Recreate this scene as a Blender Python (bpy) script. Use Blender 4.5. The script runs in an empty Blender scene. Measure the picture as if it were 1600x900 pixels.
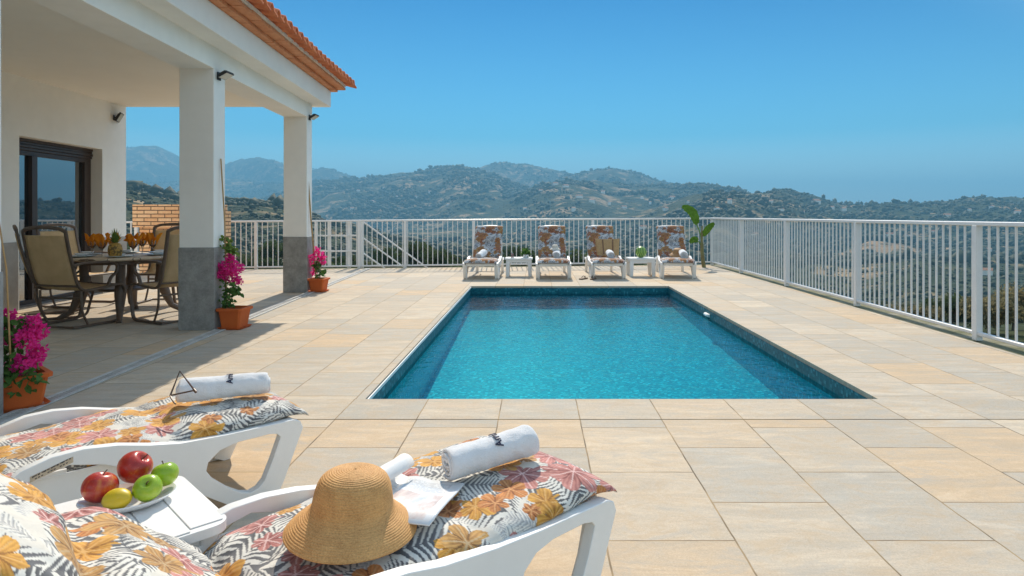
import bpy, bmesh, math, random
import numpy as np
from mathutils import Vector, Matrix, noise as mnoise
from mathutils.geometry import tessellate_polygon
R = math.radians
random.seed(7)
rng = np.random.default_rng(11)
S = bpy.context.scene
COL = S.collection
H = 1.165                      # eye height above the terrace

# ------------------------------------------------------------------ camera, sky, sun, exposure
cam = bpy.data.objects.new('camera', bpy.data.cameras.new('camera'))
COL.objects.link(cam)
cam.location = (0, 0, H)
cam.rotation_euler = (R(90), 0, 0)
cam.data.sensor_width = 36
cam.data.lens = 22.5
cam.data.shift_x = -39 / 1600
cam.data.shift_y = -114 / 1600
cam.data.clip_start = 0.05
cam.data.clip_end = 60000
S.camera = cam

SUN_EL, SUN_AZ = 43.5, -3.4     # degrees; azimuth 0 = straight ahead (+Y), negative = left
world = bpy.data.worlds.new('World')
S.world = world
world.use_nodes = True
wn = world.node_tree
wn.nodes.clear()
w_out = wn.nodes.new('ShaderNodeOutputWorld')
w_bg = wn.nodes.new('ShaderNodeBackground')
w_sky = wn.nodes.new('ShaderNodeTexSky')
w_sky.sky_type = 'NISHITA'
w_sky.sun_disc = False
w_sky.sun_elevation = R(SUN_EL)
w_sky.sun_rotation = R(SUN_AZ)
w_sky.altitude = 300
w_sky.air_density = 1.0
w_sky.dust_density = 0.15
w_sky.ozone_density = 4.0
w_tint = wn.nodes.new('ShaderNodeMix')
w_tint.data_type = 'RGBA'
w_tint.blend_type = 'MULTIPLY'
w_tint.inputs[0].default_value = 1.0
wn.links.new(w_sky.outputs[0], w_tint.inputs[6])
w_tc = wn.nodes.new('ShaderNodeTexCoord')
w_sep = wn.nodes.new('ShaderNodeSeparateXYZ')
wn.links.new(w_tc.outputs['Generated'], w_sep.inputs[0])
w_rmp = wn.nodes.new('ShaderNodeValToRGB')      # deep clear blue low over the hills
for _p, _c in ((0.0, (1.0, 0.92, 0.80, 1)), (0.12, (0.10, 0.42, 0.49, 1)), (0.33, (0.0, 0.23, 0.38, 1)), (0.60, (0.0, 0.23, 0.38, 1))):
    _e = w_rmp.color_ramp.elements[0] if _p == 0.0 else (w_rmp.color_ramp.elements[1] if _p == 0.12 else w_rmp.color_ramp.elements.new(_p))
    _e.position = _p
    _e.color = _c
wn.links.new(w_sep.outputs[2], w_rmp.inputs[0])
# added fill: sky brightened out of frame, overhead, behind and right of the camera
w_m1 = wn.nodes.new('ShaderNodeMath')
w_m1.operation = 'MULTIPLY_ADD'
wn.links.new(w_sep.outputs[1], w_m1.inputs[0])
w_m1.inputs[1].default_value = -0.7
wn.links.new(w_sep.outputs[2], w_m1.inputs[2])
w_fill = wn.nodes.new('ShaderNodeMapRange')
w_fill.interpolation_type = 'SMOOTHSTEP'
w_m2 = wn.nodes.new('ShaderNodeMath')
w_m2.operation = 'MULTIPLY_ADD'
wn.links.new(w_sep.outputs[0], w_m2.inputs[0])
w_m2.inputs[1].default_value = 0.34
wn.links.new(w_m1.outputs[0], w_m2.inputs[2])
wn.links.new(w_m2.outputs[0], w_fill.inputs[0])
w_fill.inputs[1].default_value = -0.15
w_fill.inputs[2].default_value = 0.50
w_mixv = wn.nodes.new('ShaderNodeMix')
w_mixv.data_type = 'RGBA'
wn.links.new(w_fill.outputs[0], w_mixv.inputs[0])
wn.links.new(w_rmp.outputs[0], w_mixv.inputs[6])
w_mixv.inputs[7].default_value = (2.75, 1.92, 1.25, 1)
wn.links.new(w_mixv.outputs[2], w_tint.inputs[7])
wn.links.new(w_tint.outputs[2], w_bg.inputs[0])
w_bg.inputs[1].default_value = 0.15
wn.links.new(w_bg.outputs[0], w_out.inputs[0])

sun = bpy.data.objects.new('sun', bpy.data.lights.new('sun', 'SUN'))
COL.objects.link(sun)
sun.data.energy = 3.3
sun.data.angle = R(0.53)
sun.data.color = (1.0, 0.90, 0.75)
_d = Vector((math.sin(R(SUN_AZ)) * math.cos(R(SUN_EL)), math.cos(R(SUN_AZ)) * math.cos(R(SUN_EL)), math.sin(R(SUN_EL))))
sun.rotation_euler = (-_d).to_track_quat('-Z', 'Y').to_euler()

S.view_settings.view_transform = 'Standard'
S.view_settings.look = 'None'
S.view_settings.gamma = 1
S.view_settings.exposure = 0.77
S.view_settings.use_curve_mapping = False
S.render.engine = 'CYCLES'
S.cycles.max_bounces = 8
S.cycles.diffuse_bounces = 4
S.cycles.glossy_bounces = 3
S.cycles.transmission_bounces = 4
S.cycles.transparent_max_bounces = 12
S.cycles.volume_bounces = 0
S.cycles.caustics_reflective = False
S.cycles.caustics_refractive = False
S.cycles.sample_clamp_indirect = 6
S.cycles.use_denoising = True

# ------------------------------------------------------------------ helpers
def lin(r, g, b):
    f = lambda c: (c / 255 / 12.92) if c / 255 <= 0.04045 else ((c / 255 + 0.055) / 1.055) ** 2.4
    return (f(r), f(g), f(b), 1)

class NT:
    """small wrapper for building node trees"""
    def __init__(self, name):
        self.m = bpy.data.materials.new(name)
        self.m.use_nodes = True
        self.t = self.m.node_tree
        self.t.nodes.clear()
        self.out = self.n('OutputMaterial')
        self.tc = None
    def n(self, typ, **kw):
        nd = self.t.nodes.new('ShaderNode' + typ)
        for k, v in kw.items():
            setattr(nd, k, v)
        return nd
    def l(self, a, b):
        self.t.links.new(a, b)
    def put(self, sock, v):
        if hasattr(v, 'is_output'):
            self.l(v, sock)
        else:
            sock.default_value = v
    def coord(self, kind='Object'):
        if self.tc is None:
            self.tc = self.n('TexCoord')
        return self.tc.outputs[kind]
    def math(self, op, a, b=0.0, c=None, clamp=False):
        nd = self.n('Math', operation=op, use_clamp=clamp)
        self.put(nd.inputs[0], a)
        self.put(nd.inputs[1], b)
        if c is not None:
            self.put(nd.inputs[2], c)
        return nd.outputs[0]
    def mapping(self, vec, scale=(1, 1, 1), loc=(0, 0, 0), rot=(0, 0, 0)):
        nd = self.n('Mapping')
        self.l(vec, nd.inputs[0])
        nd.inputs[1].default_value = loc
        nd.inputs[2].default_value = rot
        nd.inputs[3].default_value = scale
        return nd.outputs[0]
    def noise(self, vec, scale, detail=4, rough=0.55, dist=0.0):
        nd = self.n('TexNoise')
        self.l(vec, nd.inputs['Vector'])
        nd.inputs['Scale'].default_value = scale
        nd.inputs['Detail'].default_value = detail
        nd.inputs['Roughness'].default_value = rough
        nd.inputs['Distortion'].default_value = dist
        return nd.outputs['Fac']
    def ramp(self, fac, stops, interp='LINEAR'):
        nd = self.n('ValToRGB')
        cr = nd.color_ramp
        cr.interpolation = interp
        while len(cr.elements) < len(stops):
            cr.elements.new(0.5)
        for e, (p, c) in zip(cr.elements, stops):
            e.position = p
            e.color = c if len(c) == 4 else (*c, 1)
        self.put(nd.inputs[0], fac)
        return nd.outputs[0]
    def mix(self, fac, a, b, mode='MIX'):
        nd = self.n('Mix', data_type='RGBA', blend_type=mode)
        self.put(nd.inputs[0], fac)
        self.put(nd.inputs[6], a if hasattr(a, 'is_output') or len(a) == 4 else (*a, 1))
        self.put(nd.inputs[7], b if hasattr(b, 'is_output') or len(b) == 4 else (*b, 1))
        return nd.outputs[2]
    def bump(self, h, strength=0.2, dist=0.01):
        nd = self.n('Bump')
        nd.inputs['Strength'].default_value = strength
        nd.inputs['Distance'].default_value = dist
        self.l(h, nd.inputs['Height'])
        return nd.outputs[0]
    def bsdf(self, color, rough=0.5, normal=None, metallic=0.0, spec=0.5, sss=0.0, coat=0.0, sheen=0.0, trans=0.0):
        nd = self.n('BsdfPrincipled')
        self.put(nd.inputs['Base Color'], color if hasattr(color, 'is_output') or len(color) == 4 else (*color, 1))
        self.put(nd.inputs['Roughness'], rough)
        nd.inputs['Metallic'].default_value = metallic
        nd.inputs['Specular IOR Level'].default_value = spec
        nd.inputs['Coat Weight'].default_value = coat
        nd.inputs['Sheen Weight'].default_value = sheen
        nd.inputs['Transmission Weight'].default_value = trans
        if normal is not None:
            self.l(normal, nd.inputs['Normal'])
        self.l(nd.outputs[0], self.out.inputs[0])
        return nd

def pm(name, base, rough=0.5, var=0.12, scale=6.0, bump=0.0, bscale=60.0, bdist=0.003, metallic=0.0, spec=0.5, coat=0.0, sheen=0.0, tint=None, stretch=(1, 1, 1)):
    """painted / mineral surface: base colour with soft mottling, roughness variation and fine bump"""
    t = NT(name)
    v = t.mapping(t.coord(), scale=stretch)
    f = t.noise(v, scale, 5, 0.6)
    f2 = t.noise(v, scale * 9, 3, 0.6)
    ff = t.math('ADD', t.math('MULTIPLY', f, 0.7), t.math('MULTIPLY', f2, 0.3))
    b = Vector(base[:3])
    hi = tuple(min(1.0, c * (1 + var)) for c in b)
    lo = tuple(c * (1 - var) for c in b)
    if tint:
        lo = tuple(l * (1 - 0.5) + tt * 0.5 for l, tt in zip(lo, tint))
    col = t.ramp(ff, [(0.32, lo), (0.68, hi)])
    rr = t.math('ADD', rough - 0.06, t.math('MULTIPLY', f2, 0.12))
    nrm = t.bump(t.noise(v, bscale, 3, 0.6), bump, bdist) if bump else None
    t.bsdf(col, rr, nrm, metallic, spec, coat=coat, sheen=sheen)
    return t.m

class MB:
    """mesh collector"""
    def __init__(self):
        self.v, self.f = [], []
    def add(self, verts, faces):
        o = len(self.v)
        self.v += [tuple(p) for p in verts]
        self.f += [tuple(i + o for i in f) for f in faces]
        return self
    def box(self, x0, x1, y0, y1, z0, z1, fn=None):
        p = [(x0, y0, z0), (x1, y0, z0), (x1, y1, z0), (x0, y1, z0), (x0, y0, z1), (x1, y0, z1), (x1, y1, z1), (x0, y1, z1)]
        if fn:
            p = [fn(*q) for q in p]
        return self.add(p, [(3, 2, 1, 0), (4, 5, 6, 7), (0, 1, 5, 4), (1, 2, 6, 5), (2, 3, 7, 6), (3, 0, 4, 7)])
    def tube(self, pts, r, n=8, cap=True, flat=None):
        """swept tube; r a number or list; flat=(w,h) gives a rounded-rect section with 'up' kept near +Z"""
        pts = [Vector(p) for p in pts]
        N = len(pts)
        rs = r if isinstance(r, (list, tuple)) else [r] * N
        base = len(self.v)
        up = None
        for i, p in enumerate(pts):
            d = (pts[min(i + 1, N - 1)] - pts[max(i - 1, 0)]).normalized()
            if up is None:
                a = Vector((0, 0, 1)) if abs(d.z) < 0.9 else Vector((0, 1, 0))
                side = d.cross(a).normalized()
            else:
                side = (side - d * side.dot(d)).normalized()
            up = side.cross(d).normalized()
            for k in range(n):
                t = 2 * math.pi * (k + 0.5) / n
                c, s = math.cos(t), math.sin(t)
                if flat:
                    e = 0.45
                    c = math.copysign(abs(c) ** e, c) * flat[0] / 2
                    s = math.copysign(abs(s) ** e, s) * flat[1] / 2
                    q = p + (side * c + up * s) * rs[i] / rs[0]
                else:
                    q = p + (side * c + up * s) * rs[i]
                self.v.append(tuple(q))
        for i in range(N - 1):
            for k in range(n):
                a, b = base + i * n + k, base + i * n + (k + 1) % n
                self.f.append((a, b, b + n, a + n))
        if cap:
            self.f.append(tuple(base + k for k in range(n))[::-1])
            self.f.append(tuple(base + (N - 1) * n + k for k in range(n)))
        return self
    def lathe(self, prof, n=24, origin=(0, 0, 0), fn=None, closed_top=True):
        ox, oy, oz = origin
        base = len(self.v)
        for (r, z) in prof:
            for k in range(n):
                t = 2 * math.pi * k / n
                q = (ox + r * math.cos(t), oy + r * math.sin(t), oz + z)
                self.v.append(fn(*q) if fn else q)
        for i in range(len(prof) - 1):
            for k in range(n):
                a, b = base + i * n + k, base + i * n + (k + 1) % n
                self.f.append((a, b, b + n, a + n))
        if closed_top:
            self.f.append(tuple(base + k for k in range(n))[::-1])
            self.f.append(tuple(base + (len(prof) - 1) * n + k for k in range(n)))
        return self
    def panel(self, outer, holes, fn, thick):
        """flat outline with holes, extruded; fn(a,b,t)->xyz, t in 0..thick"""
        loops = [outer] + holes
        flat = [p for lp in loops for p in lp]
        tris = tessellate_polygon([[Vector((a, b, 0)) for a, b in lp] for lp in loops])
        n = len(flat)
        v = [fn(a, b, 0) for a, b in flat] + [fn(a, b, thick) for a, b in flat]
        f = []
        for t in tris:
            f.append(tuple(t))
            f.append(tuple(i + n for i in t[::-1]))
        o = 0
        for lp in loops:
            m = len(lp)
            for k in range(m):
                a, b = o + k, o + (k + 1) % m
                f.append((a, b, b + n, a + n))
            o += m
        return self.add(v, f)
    def build(self, name, mat, parent=None, smooth=False, bevel=0.0, seg=2, recalc=True, angle=40):
        me = bpy.data.meshes.new(name)
        me.from_pydata(self.v, [], self.f)
        if recalc:
            bm = bmesh.new()
            bm.from_mesh(me)
            bmesh.ops.recalc_face_normals(bm, faces=bm.faces)
            bm.to_mesh(me)
            bm.free()
        return link(name, me, mat, parent, smooth, bevel, seg, angle)

def link(name, me, mat, parent=None, smooth=False, bevel=0.0, seg=2, angle=40):
    if mat is not None:
        me.materials.append(mat)
    o = bpy.data.objects.new(name, me)
    COL.objects.link(o)
    if parent is not None:
        o.parent = parent
    if bevel:
        b = o.modifiers.new('bevel', 'BEVEL')
        b.width = bevel
        b.segments = seg
        b.limit_method = 'ANGLE'
        b.angle_limit = R(40)
        b.harden_normals = False
    if smooth:
        me.polygons.foreach_set('use_smooth', [True] * len(me.polygons))
        if angle < 180:
            try:
                me.set_sharp_from_angle(angle=R(angle))
            except Exception:
                pass
    return o

def tag(o, label, cat, group=None, kind=None):
    o['label'] = label
    o['category'] = cat
    if group:
        o['group'] = group
    if kind:
        o['kind'] = kind
    return o

def structure(o):
    o['kind'] = 'structure'
    return o

def empty(name, loc=(0, 0, 0), rz=0.0):
    o = bpy.data.objects.new(name, None)
    COL.objects.link(o)
    o.location = loc
    o.rotation_euler = (0, 0, rz)
    o.empty_display_size = 0.1
    return o

def copy_tree(o, parent=None):
    c = o.copy()
    COL.objects.link(c)
    if parent is not None:
        c.parent = parent
    for ch in list(o.children):
        copy_tree(ch, c)
    return c

def bez(pts, n=8):
    """Catmull-Rom through points"""
    P = [Vector(p) for p in pts]
    out = []
    for i in range(len(P) - 1):
        p0, p1, p2, p3 = P[max(i - 1, 0)], P[i], P[i + 1], P[min(i + 2, len(P) - 1)]
        for k in range(n):
            t = k / n
            out.append(0.5 * ((2 * p1) + (-p0 + p2) * t + (2 * p0 - 5 * p1 + 4 * p2 - p3) * t * t + (-p0 + 3 * p1 - 3 * p2 + p3) * t ** 3))
    out.append(P[-1])
    return out

def np_mesh(name, verts, faces, mat, parent=None, smooth=False, color=None):
    """fast mesh from numpy arrays; faces (n,3) or (n,4)"""
    me = bpy.data.meshes.new(name)
    k = faces.shape[1]
    me.vertices.add(len(verts))
    me.vertices.foreach_set('co', np.ascontiguousarray(verts, dtype=np.float32).ravel())
    me.loops.add(faces.size)
    me.loops.foreach_set('vertex_index', np.ascontiguousarray(faces, dtype=np.int32).ravel())
    me.polygons.add(len(faces))
    me.polygons.foreach_set('loop_start', np.arange(0, faces.size, k, dtype=np.int32))
    me.polygons.foreach_set('loop_total', np.full(len(faces), k, dtype=np.int32))
    if smooth:
        me.polygons.foreach_set('use_smooth', np.ones(len(faces), dtype=bool))
    me.update(calc_edges=True)
    if color is not None:
        at = me.color_attributes.new('pattern', 'FLOAT_COLOR', 'POINT')
        c4 = np.ones((len(verts), 4), dtype=np.float32)
        c4[:, :3] = color
        at.data.foreach_set('color', c4.ravel())
    return link(name, me, mat, parent)

def _hash(ix, iy, seed):
    h = (ix.astype(np.int64) * 374761393 + iy.astype(np.int64) * 668265263 + seed * 974634777) & 0x7fffffff
    h = ((h ^ (h >> 13)) * 1274126177) & 0x7fffffff
    return ((h ^ (h >> 16)) & 0xffff) / 65535.0

def vnoise(x, y, seed=0):
    x0, y0 = np.floor(x), np.floor(y)
    fx, fy = x - x0, y - y0
    fx = fx * fx * (3 - 2 * fx)
    fy = fy * fy * (3 - 2 * fy)
    a, b = _hash(x0, y0, seed), _hash(x0 + 1, y0, seed)
    c, d = _hash(x0, y0 + 1, seed), _hash(x0 + 1, y0 + 1, seed)
    return (a * (1 - fx) + b * fx) * (1 - fy) + (c * (1 - fx) + d * fx) * fy

def fbm(x, y, seed=0, octs=4, gain=0.5):
    s, a, n = 0, 1.0, 0
    for i in range(octs):
        s = s + a * (vnoise(x * 2 ** i, y * 2 ** i, seed + i) - 0.5)
        n += a
        a *= gain
    return s / n * 2

def sstep(a, b, x):
    t = np.clip((x - a) / (b - a), 0, 1)
    return t * t * (3 - 2 * t)

# ------------------------------------------------------------------ materials
def stone_mat(name, bw, rh, loc, offset=0.5, tone=1.0):
    t = NT(name)
    co = t.coord()
    sep = t.n('SeparateXYZ')
    t.l(co, sep.inputs[0])
    cmb = t.n('CombineXYZ')
    t.l(sep.outputs[1], cmb.inputs[0])
    t.l(sep.outputs[0], cmb.inputs[1])
    v = t.mapping(cmb.outputs[0], loc=loc)
    wob = t.noise(co, 9, 2)
    vv = t.n('VectorMath', operation='ADD')
    t.l(v, vv.inputs[0])
    w2 = t.math('MULTIPLY', t.math('SUBTRACT', wob, 0.5), 0.006)
    cw = t.n('CombineXYZ')
    t.l(w2, cw.inputs[0]); t.l(w2, cw.inputs[1])
    t.l(cw.outputs[0], vv.inputs[1])
    br = t.n('TexBrick', offset=offset, offset_frequency=2)
    t.l(vv.outputs[0], br.inputs['Vector'])
    br.inputs['Color1'].default_value = (0, 0, 0, 1)
    br.inputs['Color2'].default_value = (1, 1, 1, 1)
    br.inputs['Mortar'].default_value = (0.5, 0.5, 0.5, 1)
    br.inputs['Scale'].default_value = 1
    br.inputs['Mortar Size'].default_value = 0.0036
    br.inputs['Mortar Smooth'].default_value = 0.25
    br.inputs['Brick Width'].default_value = bw
    br.inputs['Row Height'].default_value = rh
    rnd = br.outputs['Color']
    # veins: stretched noise shifted by the tile's own random value
    sh = t.n('VectorMath', operation='ADD')
    t.l(co, sh.inputs[0])
    cr = t.n('CombineXYZ')
    t.l(t.math('MULTIPLY', rnd, 37.0), cr.inputs[0])
    t.l(t.math('MULTIPLY', rnd, 91.0), cr.inputs[1])
    t.l(cr.outputs[0], sh.inputs[1])
    vein = t.noise(t.mapping(sh.outputs[0], scale=(2.0, 9.0, 1), rot=(0, 0, 0.14)), 1.0, 8, 0.72, 0.9)
    cloud = t.noise(t.mapping(sh.outputs[0], scale=(3.0, 4.6, 1)), 1.0, 7, 0.68, 0.8)
    grain = t.noise(co, 160, 2, 0.7)
    k = tone
    base = t.ramp(rnd, [(0.0, (.44 * k, .42 * k, .375 * k)), (0.36, (.48 * k, .455 * k, .405 * k)), (0.41, (.53 * k, .475 * k, .395 * k)),
                        (0.58, (.56 * k, .495 * k, .405 * k)), (0.63, (.57 * k, .465 * k, .345 * k)), (0.75, (.60 * k, .45 * k, .295 * k)),
                        (0.80, (.62 * k, .55 * k, .45 * k)), (1.0, (.53 * k, .485 * k, .415 * k))])
    c1 = t.mix(t.ramp(cloud, [(0.42, (0, 0, 0)), (0.66, (1, 1, 1))]), base, (.57 * k, .42 * k, .27 * k))
    c1 = t.mix(0.34, base, c1)
    c2 = t.mix(t.math('MULTIPLY', t.ramp(vein, [(0.38, (1, 1, 1)), (0.58, (0, 0, 0))]), 0.58), c1, (.40 * k, .365 * k, .31 * k))
    c2 = t.mix(t.math('MULTIPLY', t.ramp(vein, [(0.55, (0, 0, 0)), (0.72, (1, 1, 1))]), 0.6), c2, (.66 * k, .58 * k, .47 * k))
    c2 = t.mix(0.42, c2, t.ramp(t.math('ADD', t.math('MULTIPLY', grain, .6), t.math('MULTIPLY', t.noise(co, 55, 4, .75), .4)), [(0.3, (.30, .26, .21)), (0.7, (.72, .66, .58))]), 'OVERLAY')
    blot = t.noise(t.mapping(sh.outputs[0], scale=(5.5, 8, 1)), 1.0, 6, 0.7, 1.4)
    c2 = t.mix(t.math('MULTIPLY', t.ramp(blot, [(0.50, (0, 0, 0)), (0.62, (1, 1, 1))]), 0.38), c2, (.50 * k, .37 * k, .235 * k))
    c2 = t.mix(t.math('MULTIPLY', t.ramp(blot, [(0.36, (1, 1, 1)), (0.46, (0, 0, 0))]), 0.34), c2, (.40 * k, .385 * k, .35 * k))
    dirt = t.noise(co, 0.7, 5, 0.65)
    c2 = t.mix(t.math('MULTIPLY', t.ramp(dirt, [(0.5, (0, 0, 0)), (0.75, (1, 1, 1))]), 0.25), c2, (.40, .33, .25))
    spot = t.noise(co, 7, 4, 0.7, 1.2)
    c2 = t.mix(t.math('MULTIPLY', t.ramp(spot, [(0.68, (0, 0, 0)), (0.76, (1, 1, 1))]), 0.35), c2, (.36, .27, .18))
    joint = t.ramp(t.noise(co, 5, 2), [(0.35, (.16, .125, .085)), (0.65, (.42, .30, .17))])
    col = t.mix(br.outputs['Fac'], c2, joint)
    hgt = t.math('ADD', t.math('MULTIPLY', br.outputs['Fac'], -1.2), t.math('ADD', t.math('MULTIPLY', vein, 0.55), t.math('MULTIPLY', grain, 0.12)))
    nrm = t.bump(hgt, 0.5, 0.007)
    t.bsdf(col, t.math('ADD', 0.66, t.math('MULTIPLY', vein, 0.2)), nrm, spec=0.16)
    return t.m

m_deck = stone_mat('sandstone_paving', 0.61, 0.465, (3.2, 0.22, 0))
m_coping = stone_mat('sandstone_coping', 0.41, 0.465, (-3.645 + 0.41 * 20, 0.22, 0), 0.0)
m_white = pm('white_painted_render', (.88, .855, .80), 0.75, 0.06, 0.9, 0.22, 55, 0.004)
m_ceiling = pm('porch_ceiling_render', (.90, .845, .75), 0.8, 0.035, 0.8, 0.12, 50, 0.003)
m_granite = pm('grey_stone_cladding', (.275, .268, .252), 0.6, 0.38, 7, 0.15, 120, 0.002)
m_plinth = pm('weathered_plinth_stone', (.36, .335, .30), 0.75, 0.22, 2.2, 0.12, 80, 0.002)
m_rail = pm('white_railing_paint', (.74, .735, .72), 0.35, 0.05, 5, 0.03, 60, 0.001)
m_brown = pm('brown_aluminium', (.055, .035, .027), 0.4, 0.15, 8)
m_black = pm('black_powder_coat', (.02, .021, .022), 0.45, 0.2, 10)
m_concrete = pm('drain_concrete', (.50, .49, .46), 0.75, 0.25, 7, 0.3, 60, 0.004)

def moss_mat():
    t = NT('mossy_kerb')
    co = t.coord()
    f = t.noise(co, 3.5, 6, 0.7)
    g = t.noise(co, 40, 3)
    c = t.ramp(f, [(0.35, (.30, .27, .20)), (0.5, (.20, .18, .10)), (0.62, (.12, .12, .05))])
    t.bsdf(c, 0.9, t.bump(g, 0.6, 0.02))
    return t.m
m_kerb = moss_mat()

def mosaic_mat(name, c_lo, c_hi, size=0.024):
    t = NT(name)
    co = t.coord()
    geo = t.n('NewGeometry')
    snap = t.n('VectorMath', operation='SNAP')
    off = t.n('VectorMath', operation='ADD')
    t.l(co, off.inputs[0])
    off.inputs[1].default_value = (0.0011, 0.0013, 0.0017)
    t.l(off.outputs[0], snap.inputs[0])
    snap.inputs[1].default_value = (size, size, size)
    wnz = t.n('TexWhiteNoise')
    t.l(snap.outputs[0], wnz.inputs['Vector'])
    big = t.noise(co, 1.6, 3)
    col = t.ramp(wnz.outputs['Value'], [(0.0, c_lo), (0.55, tuple((a + b) / 2 for a, b in zip(c_lo, c_hi))), (0.86, c_hi), (1.0, tuple(min(1, x * 1.5 + .04) for x in c_hi))])
    col = t.mix(t.math('MULTIPLY', big, 0.25), col, c_hi)
    t.bsdf(col, 0.25, None)
    return t.m
m_poolfloor = mosaic_mat('turquoise_pool_mosaic', (.006, .22, .32), (.04, .46, .54))
m_poolwall = mosaic_mat('teal_pool_mosaic', (.008, .24, .36), (.03, .40, .52))
m_poolband = mosaic_mat('dark_teal_waterline_tile', (.002, .085, .115), (.012, .165, .205))
m_poolband.node_tree.nodes['Principled BSDF'].inputs['Roughness'].default_value = .55
m_poolband.node_tree.nodes['Principled BSDF'].inputs['Specular IOR Level'].default_value = .2
m_white_grout = pm('white_pool_trim', (.80, .80, .78), 0.5, 0.05)

def water_mat():
    t = NT('pool_water')
    co = t.coord()
    a = t.noise(t.mapping(co, scale=(1.0, 1.0, 1)), 4.0, 3, 0.55, 0.8)
    b = t.noise(t.mapping(co, scale=(1.15, 1.0, 1), loc=(3, 7, 0)), 14.0, 2, 0.5, 0.5)
    h = t.math('ADD', a, t.math('MULTIPLY', b, 0.55))
    nrm = t.bump(h, 0.30, 0.045)
    fr = t.n('Fresnel')
    fr.inputs[0].default_value = 1.33
    tr = t.n('BsdfTransparent')
    tr.inputs[0].default_value = (.36, .93, .97, 1)
    gl = t.n('BsdfGlossy')
    gl.inputs['Roughness'].default_value = 0.04
    t.l(nrm, gl.inputs['Normal'])
    mx = t.n('MixShader')
    t.l(t.math('MULTIPLY', fr.outputs[0], 0.95), mx.inputs[0])
    t.l(tr.outputs[0], mx.inputs[1])
    t.l(gl.outputs[0], mx.inputs[2])
    t.l(mx.outputs[0], t.out.inputs[0])
    return t.m
m_water = water_mat()

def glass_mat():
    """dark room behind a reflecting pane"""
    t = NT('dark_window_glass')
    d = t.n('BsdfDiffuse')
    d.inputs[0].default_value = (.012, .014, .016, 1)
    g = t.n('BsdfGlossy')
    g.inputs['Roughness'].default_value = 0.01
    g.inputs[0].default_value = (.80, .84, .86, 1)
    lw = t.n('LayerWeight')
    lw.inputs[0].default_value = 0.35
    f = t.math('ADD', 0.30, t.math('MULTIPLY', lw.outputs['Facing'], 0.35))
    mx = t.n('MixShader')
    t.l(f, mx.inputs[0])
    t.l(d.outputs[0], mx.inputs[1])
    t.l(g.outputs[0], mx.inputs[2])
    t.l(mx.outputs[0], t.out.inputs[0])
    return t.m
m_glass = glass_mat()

def brick_mat():
    t = NT('tan_face_brick')
    co = t.coord()
    sep = t.n('SeparateXYZ')
    t.l(co, sep.inputs[0])
    cmb = t.n('CombineXYZ')
    t.l(t.math('ADD', sep.outputs[0], sep.outputs[1]), cmb.inputs[0])
    t.l(sep.outputs[2], cmb.inputs[1])
    br = t.n('TexBrick')
    t.l(cmb.outputs[0], br.inputs['Vector'])
    br.inputs['Color1'].default_value = (.76, .42, .21, 1)
    br.inputs['Color2'].default_value = (.86, .56, .33, 1)
    br.inputs['Mortar'].default_value = (.16, .10, .06, 1)
    br.inputs['Scale'].default_value = 1
    br.inputs['Mortar Size'].default_value = 0.009
    br.inputs['Mortar Smooth'].default_value = 0.2
    br.inputs['Brick Width'].default_value = 0.27
    br.inputs['Row Height'].default_value = 0.074
    n = t.noise(co, 22, 4)
    c = t.mix(0.35, br.outputs['Color'], t.ramp(n, [(0.3, (.3, .25, .2)), (0.7, (.75, .7, .65))]), 'OVERLAY')
    t.bsdf(c, 0.8, t.bump(t.math('SUBTRACT', t.math('MULTIPLY', n, 0.3), br.outputs['Fac']), 0.8, 0.012))
    return t.m
m_brick = brick_mat()

def terracotta(name, a, b, scale=5):
    t = NT(name)
    co = t.coord()
    f = t.noise(co, scale, 5, 0.65)
    g = t.noise(co, 70, 3)
    c = t.ramp(f, [(0.3, a), (0.7, b)])
    t.bsdf(c, 0.8, t.bump(g, 0.25, 0.004))
    return t.m
m_tile = terracotta('terracotta_roof_tile', (.50, .11, .04), (.80, .26, .10), 7)
m_cornice = terracotta('terracotta_cornice', (.58, .20, .08), (.76, .35, .17), 8)
m_mortar = pm('roof_mortar', (.78, .71, .62), 0.9, 0.2, 14, 0.4, 60, 0.006)

# ------------------------------------------------------------------ terrace
KX = 4.02
def back_y(x):
    return 15.0 + 0.1264 * (x - 4.1)
PX0, PX1, PY0, PY1 = -1.088, 2.16, 4.045, 10.495
outer = [(-12, -5), (KX, -5), (KX, back_y(KX) - 0.08), (-12, back_y(-12) - 0.08)]
hole = [(PX0, PY0), (PX0, PY1), (PX1, PY1), (PX1, PY0)]
deck = MB().panel(outer, [hole], lambda a, b, t: (a, b, -t), 2.6).build('terrace', m_deck)
structure(deck)
cp = MB().box(PX0 - 0.85, PX1 + 1.05, PY0 - 0.40, PY0 - 0.001, -0.02, 0.0025).build('paving', m_coping)
structure(cp)
kb = MB()
kb.box(KX, KX + 0.30, -5, back_y(KX + .3) + 0.2, -2.6, -0.012)
kb.panel([(-12, back_y(-12) - 0.08), (KX, back_y(KX) - 0.08), (KX, back_y(KX) + 0.20), (-12, back_y(-12) + 0.20)], [], lambda a, b, t: (a, b, -0.010 - t), 2.5)
kerb = kb.build('kerb', m_kerb)
structure(kerb)

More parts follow.
